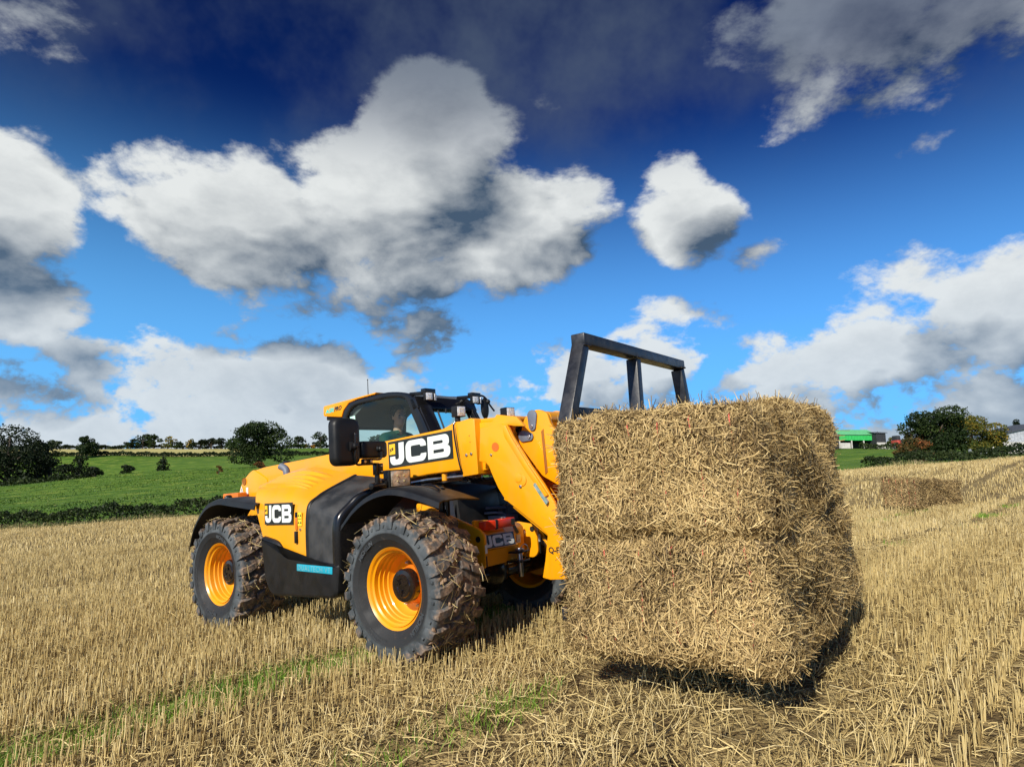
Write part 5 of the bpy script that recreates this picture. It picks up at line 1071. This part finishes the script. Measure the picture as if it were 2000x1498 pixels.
# ------------------------------------------------------------------ trees, hedges
def leaf_cloud(C, S, r, flat=0.0):
    """random quads at C (n,3) of size S (n)"""
    n = len(C); a = r.normal(0, 1, (n, 3)); a /= np.linalg.norm(a, axis=1, keepdims=True); b = r.normal(0, 1, (n, 3)); b -= a * (a * b).sum(1, keepdims=True); b /= np.linalg.norm(b, axis=1, keepdims=True)
    a = a * (S / 2)[:, None]; b = b * (S / 2 * r.uniform(0.5, 1.0, n))[:, None]
    V = np.stack([C - a, C - b * 0.9, C + a, C + b], 1).reshape(-1, 3); F = (np.arange(n) * 4)[:, None] + np.array([[0, 1, 2, 3]])
    return V, F
def tree(name, label, base, height, width, mname, n, leaf, seed, group=None, trunk=0.25, shape='round', lobes=14, cat='tree', tint=0.0, dens=1.0):
    r = np.random.default_rng(seed); root = empty(name, Matrix.Translation(base)); tag(root, label, cat, group)
    cr0 = height * trunk; ch = height - cr0; L_ = []
    for k in range(lobes):
        if shape == 'conifer':
            t = (k + 0.5) / lobes; rad = width / 2 * (1 - t) * 0.55 + 0.1 * width * 0.3; a = k * 2.4; q = width / 2 * (1 - t) * 0.55
            c = (q * math.cos(a), q * math.sin(a), cr0 + ch * t); L_.append((c, (rad * 1.1, rad * 1.1, ch / lobes * 1.5)))
        else:
            t = r.uniform(0.08, 0.95) if k else 0.55
            prof = math.sqrt(max(0.05, 1 - ((t - 0.42) / 0.62) ** 2)); a = r.uniform(0, 6.283) ; q = width / 2 * prof * r.uniform(0.25, 0.78)
            rad = width * r.uniform(0.15, 0.25); L_.append(((q * math.cos(a), q * math.sin(a), cr0 + ch * t * 0.88 + 0.02 * ch), (rad, rad, rad * r.uniform(0.6, 0.85) * min(1.3, max(0.5, ch / width)))))
    P = []; tn = []
    wts = np.array([l[1][0] ** 2 for l in L_]); wts /= wts.sum(); idx = r.choice(len(L_), n, p=wts)
    d = r.normal(0, 1, (n, 3)); d /= np.linalg.norm(d, axis=1, keepdims=True); rr_ = r.uniform(0.35, 1.0, n) ** 0.45 * (1 + 0.16 * r.normal(0, 1, n) * (r.random(n) < 0.25))
    C = np.array([l[0] for l in L_])[idx] + d * np.array([l[1] for l in L_])[idx] * rr_[:, None]
    ltint = r.normal(0, 0.16, len(L_))[idx]
    # holes where the sky shows
    hole = np.sin(C[:, 0] * 9 / width * 2 + seed) * np.sin(C[:, 2] * 11 / height * 2 + seed * 2) * np.sin(C[:, 1] * 9 / width * 2)
    ok = (hole < 0.45) | (r.random(n) < 0.35); C = C[ok]; ltint = ltint[ok]; C[:, 2] = np.maximum(C[:, 2], 0.05)
    V, F = leaf_cloud(C, leaf * r.uniform(0.6, 1.4, len(C)), r)
    npmesh('crown', V, F, M[mname], root, attr=np.repeat(np.clip(r.normal(0.42 + tint, 0.2, len(C)) + ltint, 0, 1), 4))
    mb = MB(); tr = max(0.06, width * 0.035); mb.tube([(0, 0, -0.3), (0.02 * width, 0, cr0 * 0.6), (0, 0.02 * width, cr0 + ch * 0.35), (0.01, 0, cr0 + ch * 0.8)], [tr * 1.3, tr, tr * 0.7, tr * 0.2], 8)
    for l in L_[:9]:
        c = Vector(l[0]); s_ = Vector((0, 0, cr0 + min(ch * 0.5, max(0, c.z - cr0) * 0.5))); mb.tube([s_, (s_ + c) / 2 + Vector((0, 0, 0.05 * ch)), c], [tr * 0.5, tr * 0.3, tr * 0.1], 5)
    mb.build('trunk', M['bark'], root); return root
def put(x, ybase, Y): p = px(x, ybase, Y); return Vector((p.x, Y, p.z))
def ptree(name, label, x, yb, yt, wpx, Y, mname, n, seed, leaf=None, ground=True, **k):
    s = Y / FPX; p = px(x, yb, Y); top = px(x, yt, Y).z
    g = gz(p.x, Y); zb = g if ground else p.z
    zb = min(g, p.z) if not ground else g
    return tree(name, label, (p.x, Y, zb), max(0.5, top - zb), wpx * s, mname, n, leaf or max(0.12, 3.6 * s), seed, **k)
ptree('oak_tree', 'large dark spreading oak standing alone behind the loader bonnet', 505, 913, 822, 116, 112, 'oak', 14000, 1, leaf=0.33, trunk=0.05, lobes=26)
ptree('brown_bush', 'small brownish bush beside the foot of the large oak', 508, 914, 897, 22, 108, 'russet', 500, 2, leaf=0.25, trunk=0.02, cat='bush', lobes=7)
ptree('brown_bush', 'low dark reddish bush alone in the green pasture', 428, 915, 907, 14, 100, 'russet', 300, 3, leaf=0.2, trunk=0.02, cat='bush', lobes=6)
GT = 'dark trees in the dip of the pasture'
ptree('dark_tree', 'tall dark tree at the very edge of the photo, in the dip', 8, 960, 827, 165, 126, 'dark', 10000, 4, leaf=0.42, trunk=0.04, group=GT, lobes=22, ground=False)
ptree('dark_tree', 'lower dark tree beside the tallest one in the dip', 66, 957, 857, 95, 129, 'dark', 5000, 5, leaf=0.40, trunk=0.04, group=GT, lobes=16, ground=False)
ptree('dark_tree', 'ragged thin dark tree reaching out over the dip', 96, 950, 886, 56, 127, 'dark', 1900, 6, leaf=0.36, trunk=0.08, group=GT, lobes=12, ground=False)
ptree('thorn_bush', 'tall dark thorn bush on the lip of the dip', 150, 945, 886, 56, 124, 'dark', 2600, 7, leaf=0.34, trunk=0.03, group=GT, cat='bush', lobes=12, ground=False)
ptree('thorn_bush', 'wide low dark bush beside the tall thorn bush', 184, 940, 907, 56, 123, 'dark', 1800, 8, leaf=0.32, trunk=0.02, group=GT, cat='bush', lobes=10, ground=False)
ptree('thorn_bush', 'single rounded dark bush in the middle of the pasture', 246, 930, 907, 40, 122, 'dark', 1100, 9, leaf=0.3, trunk=0.02, cat='bush', lobes=10, ground=False)
ptree('conifer', 'small pointed conifer standing in the pasture', 317, 924, 883, 30, 119, 'dark', 1000, 10, leaf=0.30, trunk=0.05, shape='conifer', lobes=11, ground=False)
ptree('round_tree', 'round dense tree in front of the pale far field', 168, 893, 849, 44, 200, 'oak', 2600, 11, leaf=0.55, trunk=0.12, lobes=16)
HT = 'trees along the skyline hedge'
for i, (x, yt, wd, mn, nn_, lb) in enumerate((
    (80, 858, 30, 'oak', 700, 'first skyline tree right of the dark edge group'), (104, 857, 30, 'oak', 700, 'second of the pair of skyline trees near the dark edge group'),
    (132, 868, 26, 'dark', 400, 'low skyline bush before the round dense tree'), (198, 869, 22, 'dark', 350, 'low skyline bush just right of the round dense tree'), (226, 871, 20, 'dark', 300, 'smallest flat skyline bush'),
    (254, 856, 30, 'oak', 700, 'low skyline tree left of the three-topped clump'), (278, 846, 34, 'oak', 900, 'tallest skyline tree of the clump above the pale field'), (299, 848, 32, 'oak', 900, 'right-hand tree of the tall skyline clump'),
    (327, 851, 32, 'autumn', 420, 'thin pale skyline tree with sky showing through'), (344, 862, 30, 'oak', 450, 'low skyline tree under the thin pale one'), (369, 855, 22, 'autumn', 500, 'yellowing skyline tree left of the long dark row'),
    (390, 857, 34, 'dark', 700, 'first tree of the long dark skyline row'), (412, 854, 34, 'dark', 800, 'second tree of the long dark skyline row'), (432, 853, 34, 'dark', 800, 'third tree of the long dark skyline row'), (455, 856, 40, 'dark', 800, 'last skyline tree, half behind the large oak'),
    (582, 851, 34, 'oak', 900, 'rounded skyline tree right of the large oak'), (625, 841, 36, 'oak', 1000, 'airy skyline tree next to the big mirror'), (612, 866, 12, 'gold', 160, 'tiny golden bush under the airy skyline tree'), (600, 866, 10, 'autumn', 120, 'tiny yellow-green bush between the two skyline trees'),
    (690, 862, 34, 'oak', 700, 'skyline tree seen low through the cab window'), (736, 842, 44, 'oak', 1200, 'skyline tree seen through the cab side window'), (853, 834, 36, 'oak', 900, 'skyline tree seen through the windscreen'))):
    ptree('skyline_tree', lb, x, 877, yt, wd, 326, mn, nn_, 20 + i, leaf=0.85, trunk=0.10, group=HT, lobes=10)
RT = 'autumn trees beside the farm'
ptree('autumn_tree', 'tall dark green tree in the middle of the autumn clump', 1835, 892, 796, 122, 72, 'oak', 15000, 60, leaf=0.23, trunk=0.06, group=RT, lobes=22)
ptree('autumn_tree', 'yellowing tree on the right of the autumn clump', 1902, 892, 806, 104, 74, 'autumn', 12000, 61, leaf=0.22, trunk=0.06, group=RT, lobes=20, tint=-0.17)
ptree('autumn_tree', 'russet leaved tree on the left of the autumn clump', 1800, 890, 814, 80, 74, 'russet', 5000, 62, leaf=0.27, trunk=0.06, group=RT, lobes=14, tint=-0.05)
ptree('autumn_bush', 'olive bush with reddish tips under the autumn clump', 1788, 897, 853, 74, 66, 'russet', 2600, 63, leaf=0.2, trunk=0.02, group=RT, cat='bush', lobes=12, tint=-0.18)
ptree('autumn_bush', 'small orange bush next to the cow', 1947, 876, 845, 26, 78, 'gold', 700, 64, leaf=0.2, trunk=0.05, group=RT, cat='bush', lobes=8)
ptree('dark_tree', 'dark tree rising behind the grey shed', 1990, 860, 817, 36, 170, 'dark', 1100, 65, leaf=0.5, trunk=0.1, lobes=10)
ptree('dark_tree', 'lower rounded tree left of the grey shed roof', 1957, 860, 835, 40, 175, 'dark', 900, 66, leaf=0.5, trunk=0.1, lobes=10)
ptree('dark_tree', 'small tree between the dark shed and the autumn clump', 1741, 868, 853, 18, 160, 'autumn', 400, 67, leaf=0.35, trunk=0.05, lobes=8, tint=-0.1)
ptree('dark_tree', 'tree top showing over the dark shed roof', 1716, 868, 843, 26, 175, 'dark', 500, 68, leaf=0.45, trunk=0.05, lobes=8)
def hedge(label, pts, height, thick, n, leaf, seed, mname='hedge', name='hedge', zf=gz):
    """leafy hedge along a ground line"""
    r = np.random.default_rng(seed); pts = np.array(pts, float); seg = np.linalg.norm(np.diff(pts, axis=0), axis=1); cum = np.concatenate([[0], np.cumsum(seg)])
    root = empty(name, Matrix.Translation((pts[0, 0], pts[0, 1], zf(*pts[0])))); tag(root, label, 'hedge')
    t = r.uniform(0, cum[-1], n); X = np.interp(t, cum, pts[:, 0]); Y = np.interp(t, cum, pts[:, 1]); Z = np.array([zf(a, b) for a, b in zip(np.interp(np.linspace(0, cum[-1], 200), cum, pts[:, 0]), np.interp(np.linspace(0, cum[-1], 200), cum, pts[:, 1]))]); Z = np.interp(t, np.linspace(0, cum[-1], 200), Z)
    hh = height * (1 + 0.16 * np.sin(t * 0.9 + seed) + 0.12 * np.sin(t * 2.3) + 0.10 * np.sin(t * 5.1) + 0.08 * r.normal(0, 1, n) * (r.random(n) < 0.15))
    a = r.uniform(0, math.pi, n); q = r.uniform(0.6, 1.0, n) ** 0.5
    C = np.stack([X + r.normal(0, 0.1, n), Y - np.cos(a) * thick / 2 * q, Z + np.sin(a) ** 0.6 * hh * q], 1)
    V, F = leaf_cloud(C, leaf * r.uniform(0.6, 1.5, n), r); o0 = np.array(root.location)
    npmesh('foliage', V - o0, F, M[mname], root, attr=np.repeat(np.clip(r.normal(0.42, 0.24, n) + 0.16 * np.sin(t * 0.6 + seed), 0, 1), 4), kind='stuff')
    mb = MB(); k = max(3, int(cum[-1] / 4))
    for i in range(k):
        tt = cum[-1] * (i + 0.5) / k; x = np.interp(tt, cum, pts[:, 0]); y = np.interp(tt, cum, pts[:, 1]); z = zf(x, y); mb.tube([Vector((x, y, z - 0.1)) - root.location, Vector((x + 0.1, y, z + height * 0.7)) - root.location], [0.05, 0.02], 5)
    mb.build('stems', M['bark'], root, kind='stuff'); return root
hedge('dark hedge along the lower edge of the green pasture', [(-62, 44.6), (-35, 44.6), (-10, 44.8), (6, 45)], 1.02, 1.5, 26000, 0.16, 3)
hedge('trimmed dark hedge below the autumn trees, along the field edge', [(25.6, 45.2), (27, 45.4), (33, 45.6), (42, 45.6), (56, 46)], 0.85, 1.4, 13000, 0.14, 4)
hedge('straight trimmed hedge between the pasture and the pale far field', [(-235, 204), (-150, 204), (-80, 204), (-30, 204)], 1.25, 1.6, 18000, 0.5, 5)
hedge('dark hedge along the skyline above the far fields', [(-330, 331), (-200, 331), (-60, 331), (40, 331)], 1.6, 2.2, 15000, 0.7, 6)
hedge('added dark scrub standing in for the shaded edge of the dip', [(-122, 121), (-104, 121), (-92, 121.5), (-84, 122)], 1.7, 2.5, 4000, 0.4, 9)  # scrub added to draw the dark shaded lip below the trees
hedge('low dark hedge in front of the green barn', [(84, 150), (92, 150), (97, 150)], 1.3, 1.2, 1200, 0.35, 7)
# dry grass along the field edges
r = np.random.default_rng(17); n = 9000; X = np.concatenate([r.uniform(-60, -8, 5500), r.uniform(24, 56, 3500)]); Y = EDGE + 0.2 + np.abs(r.normal(0, 0.45, n))
V, F = blades(X, Y, r.uniform(0.12, 0.5, n) * np.clip(0.7 + 0.5 * wave(X, Y, 0.5, 4), 0.3, 1.3), r.uniform(0.02, 0.05, n), r, lambda a, b: np.where(b <= EDGE, field_z(a, b), land_z(a, b)))
o = npmesh('grass', V, F, M['drygrass'], kind='stuff', attr=np.repeat(np.clip(r.normal(0.5, 0.3, n), 0, 1), 6)); tag(o, 'dry grass fringe along the field margin under the hedges', 'grass')
r = np.random.default_rng(19); n = 26000; Y = np.sqrt(r.uniform(46 ** 2, 112 ** 2, n)); s_ = r.uniform(-1.0, -0.2, n); X = s_ * Y
V, F = blades(X, Y, r.uniform(0.05, 0.20, n) * np.clip(0.8 + 0.6 * wave(X, Y, 0.25, 8), 0.3, 1.5), r.uniform(0.05, 0.14, n), r, land_z)
M['tuft'] = mat('pasture_tuft', (0.1, 0.2, 0.03), 0.6, attr=[(0, (0.035, 0.09, 0.008)), (1, (0.48, 0.44, 0.14)), (0.75, (0.13, 0.22, 0.022))], trans=0.3)
o = npmesh('grass', V, F, M['tuft'], kind='stuff', attr=np.repeat(np.clip(r.beta(1.6, 3.2, n) + 0.12 * wave(X, Y * 2.5, 0.22, 10), 0, 1), 6)); tag(o, 'rough tussocks in the green pasture', 'grass')
# ------------------------------------------------------------------ farm on the right
M['green_sheet'] = mat('green_sheeting', (0.03, 0.42, 0.09), 0.5, var=0.1, scale=2)
M['roof_sheet'] = mat('pale_green_roof', (0.14, 0.50, 0.22), 0.5, var=0.1, scale=2)
M['shed_dark'] = mat('dark_boards', (0.025, 0.027, 0.032), 0.8, var=0.3, scale=3)
M['shed_grey'] = mat('grey_boards', (0.30, 0.32, 0.36), 0.8, col2=(0.46, 0.48, 0.52), scale=3)
M['block'] = mat('pale_blockwork', (0.48, 0.46, 0.43), 0.9, var=0.12, scale=2)
M['roof_dark'] = mat('dark_roof_sheet', (0.06, 0.065, 0.075), 0.6, var=0.2)
M['trailer_red'] = mat('faded_red_paint', (0.42, 0.06, 0.04), 0.6)
def barn():
    Y = 160.0; a = px(1640, 867, Y); b = px(1711, 867, Y); g = gz((a.x + b.x) / 2, Y); zt = px(1680, 849, Y).z - g; ze = px(1680, 840.5, Y).z - g; w_ = b.x - a.x
    root = empty('green_barn', Matrix.Translation((a.x, Y, g))); tag(root, 'bright green metal barn with open bays on the hill', 'barn')
    zs = px(1680, 860, Y).z - g
    for i in range(12):      # wall sheets, each a panel of its own
        mb = MB(); x0 = w_ * i / 12; mb.box((x0 + w_ / 24, 0.0, (zs + zt) / 2), (w_ / 12 - 0.03, 0.12, zt - zs)); mb.build('wall_sheet', M['green_sheet'], root, smooth=0)
    mb = MB(); mb.box((w_ / 2, 3.5, zt / 2), (w_, 0.2, zt)); mb.box((0.1, 1.8, zt / 2), (0.2, 3.6, zt)); mb.box((w_ - 0.1, 1.8, zt / 2), (0.2, 3.6, zt)); mb.build('wall', M['shed_dark'], root, smooth=0)
    for i in range(10):
        mb = MB(); x0 = (w_ + 0.4) * i / 10 - 0.2; ww = (w_ + 0.4) / 10 - 0.02; mb.add([(x0, -0.35, zt), (x0 + ww, -0.35, zt), (x0 + ww, 3.9, ze + 0.3), (x0, 3.9, ze + 0.3), (x0, -0.35, zt + 0.10), (x0 + ww, -0.35, zt + 0.10), (x0 + ww, 3.9, ze + 0.42), (x0, 3.9, ze + 0.42)], [(3, 2, 1, 0), (4, 5, 6, 7), (0, 1, 5, 4), (1, 2, 6, 5), (2, 3, 7, 6), (3, 0, 4, 7)]); mb.build('roof_sheet', M['roof_sheet'], root, smooth=0)
    for i in range(4):
        mb = MB(); mb.box((w_ * i / 3, 0.0, zs / 2), (0.25, 0.25, zs)); mb.build('post', M['block'], root, smooth=0)
    mb = MB(); mb.box((w_ * 0.16, 0.3, zs * 0.35), (w_ * 0.30, 0.2, zs * 0.7)); mb.build('block_wall', M['block'], root, smooth=0)
barn()
def box_shed(name, label, x0, x1, yb, yt, Y, wallm, roofm, depth, pitch, base=None, board=True, nb=10, slope_x=0.0):
    a = px(x0, yb, Y); b = px(x1, yb, Y); g = min(gz(a.x, Y), a.z); h = px((x0 + x1) / 2, yt, Y).z - g; w_ = b.x - a.x
    root = empty(name, Matrix.Translation((a.x, Y, g))); tag(root, label, 'shed')
    hb = (px(x0, base, Y).z - g) if base else 0.0
    if base:
        mb = MB(); mb.box((w_ / 2, 0, hb / 2), (w_, 0.3, hb)); mb.build('base_wall', M['block'], root, smooth=0)
    for i in range(nb):
        hl_ = h + slope_x * (i + 0.5) / nb * w_; mb = MB(); mb.box((w_ * (i + 0.5) / nb, 0, (hb + hl_) / 2), (w_ / nb - 0.04, 0.14, hl_ - hb)); mb.build('wall_board', M[wallm], root, smooth=0)
    mb = MB(); mb.box((0.1, depth / 2, h / 2), (0.2, depth, h)); mb.box((w_ - 0.1, depth / 2, h / 2), (0.2, depth, h)); mb.box((w_ / 2, depth, h / 2), (w_, 0.2, h)); mb.build('wall', M[wallm], root, smooth=0)
    mb = MB(); mb.add([(-0.3, -0.4, h), (w_ + 0.3, -0.4, h + slope_x * w_), (w_ + 0.3, depth + 0.3, h + slope_x * w_ + pitch), (-0.3, depth + 0.3, h + pitch), (-0.3, -0.4, h + 0.18), (w_ + 0.3, -0.4, h + 0.18 + slope_x * w_), (w_ + 0.3, depth + 0.3, h + pitch + 0.18 + slope_x * w_), (-0.3, depth + 0.3, h + pitch + 0.18)], [(3, 2, 1, 0), (4, 5, 6, 7), (0, 1, 5, 4), (1, 2, 6, 5), (2, 3, 7, 6), (3, 0, 4, 7)]); mb.build('roof', M[roofm], root, smooth=0)
    return root
box_shed('dark_shed', 'small dark boarded shed beside the green barn', 1712.5, 1731, 868, 846, 158, 'shed_dark', 'roof_dark', 4, 0.4, base=864, nb=6)
box_shed('grey_shed', 'long grey boarded cattle shed with pale wall base at the edge', 1957, 2060, 872, 849, 120, 'shed_grey', 'roof_dark', 9, 0.2, base=863, nb=16, slope_x=0.22)
Y = 150.0; a = px(1731, 872, Y); b = px(1748, 872, Y); g = min(gz(a.x, Y), a.z); root = empty('farm_gate', Matrix.Translation((a.x, Y, g))); tag(root, 'pale metal farm gate between the dark shed and the trees', 'gate')
hh = px(1740, 866, Y).z - g
for k in range(5): mb = MB(); mb.box(((b.x - a.x) / 2, 0, hh * (k + 0.5) / 5), (b.x - a.x, 0.06, 0.07)); mb.build('rail', M['block'], root, smooth=0)
for q in (0, b.x - a.x): mb = MB(); mb.box((q, 0.0, hh / 2), (0.12, 0.12, hh + 0.3)); mb.build('post', M['block'], root, smooth=0)
Y = 152.0; a = px(1751.5, 872, Y); g = gz(a.x, Y); root = empty('farm_trailer', Matrix.Translation((a.x, Y, g))); tag(root, 'red farm trailer with dark load beside the autumn clump', 'trailer')
h1 = px(1751, 860, Y).z - g; h2 = px(1751, 851, Y).z - g
mb = MB(); mb.box((0, 0, (0.35 + h1) / 2), (1.0, 2.4, h1 - 0.35), taper=(1.1, 1.05)); mb.build('body', M['trailer_red'], root, bevel=0.04)
mb = MB(); mb.box((0, 0, (h1 + h2) / 2), (0.95, 2.2, h2 - h1), taper=(0.9, 0.9)); mb.build('load', M['shed_dark'], root, bevel=0.1)
for s in (-1, 1): mb = MB(); mb.lathe([(0.1, -0.12), (0.4, -0.12), (0.45, 0), (0.4, 0.12), (0.1, 0.12)], (s * 0.5, 0, 0.45), ax='x', n=16); mb.build('wheel', M['rubber'], root)
# ------------------------------------------------------------------ cows
def cowmat():
    m = mat('cow_hide', (0.75, 0.73, 0.70), 0.8, col2=(0.012, 0.012, 0.013), scale=1.6, lo=0.49, hi=0.51, detail=1); return m
M['cow'] = cowmat()
def cow(label, x, yb, Y, heading, seed, s=1.0):
    p = px(x, yb, Y); g = gz(p.x, Y); root = empty('cow', Matrix.Translation((p.x, Y, g)) @ Matrix.Rotation(heading, 4, 'Z')); tag(root, label, 'cow', 'cows grazing by the shed')
    mb = MB(); q = Vector((seed * 3.1, 0, 0)) * 0
    mb.tube([(-0.85, 0, 1.15), (-0.7, 0, 1.08), (-0.2, 0, 0.98), (0.35, 0, 1.0), (0.7, 0, 1.1), (0.95, 0, 1.05), (1.2, 0, 0.75), (1.35, 0, 0.5)], [0.18, 0.33, 0.40, 0.40, 0.33, 0.22, 0.17, 0.13], 14)
    mb.tube([(1.3, 0, 0.55), (1.45, 0, 0.35), (1.58, 0, 0.16)], [0.14, 0.13, 0.085], 10)
    for sd in (-1, 1):
        mb.tube([(0.62, sd * 0.19, 0.95), (0.60, sd * 0.19, 0.55), (0.62, sd * 0.19, 0.40), (0.62, sd * 0.19, 0.0)], [0.14, 0.08, 0.07, 0.06], 8)
        mb.tube([(-0.62, sd * 0.2, 1.0), (-0.52, sd * 0.2, 0.66), (-0.72, sd * 0.2, 0.42), (-0.66, sd * 0.2, 0.0)], [0.19, 0.11, 0.07, 0.06], 8); mb.tube([(1.35, sd * 0.1, 0.52), (1.3, sd * 0.26, 0.5)], [0.05, 0.02], 6)
    mb.tube([(-0.9, 0, 1.25), (-1.0, 0, 1.0), (-0.98, 0, 0.5)], [0.04, 0.025, 0.04], 6)
    o = remesh(mb, 'body', M['cow'], root, 0.05, 3); return root
cow('black and white cow grazing beside the orange bush', 1970, 872, 118, R_(-20), 1)
cow('white faced cow half hidden by the hedge near the orange bush', 1941, 871, 116, R_(160), 2)
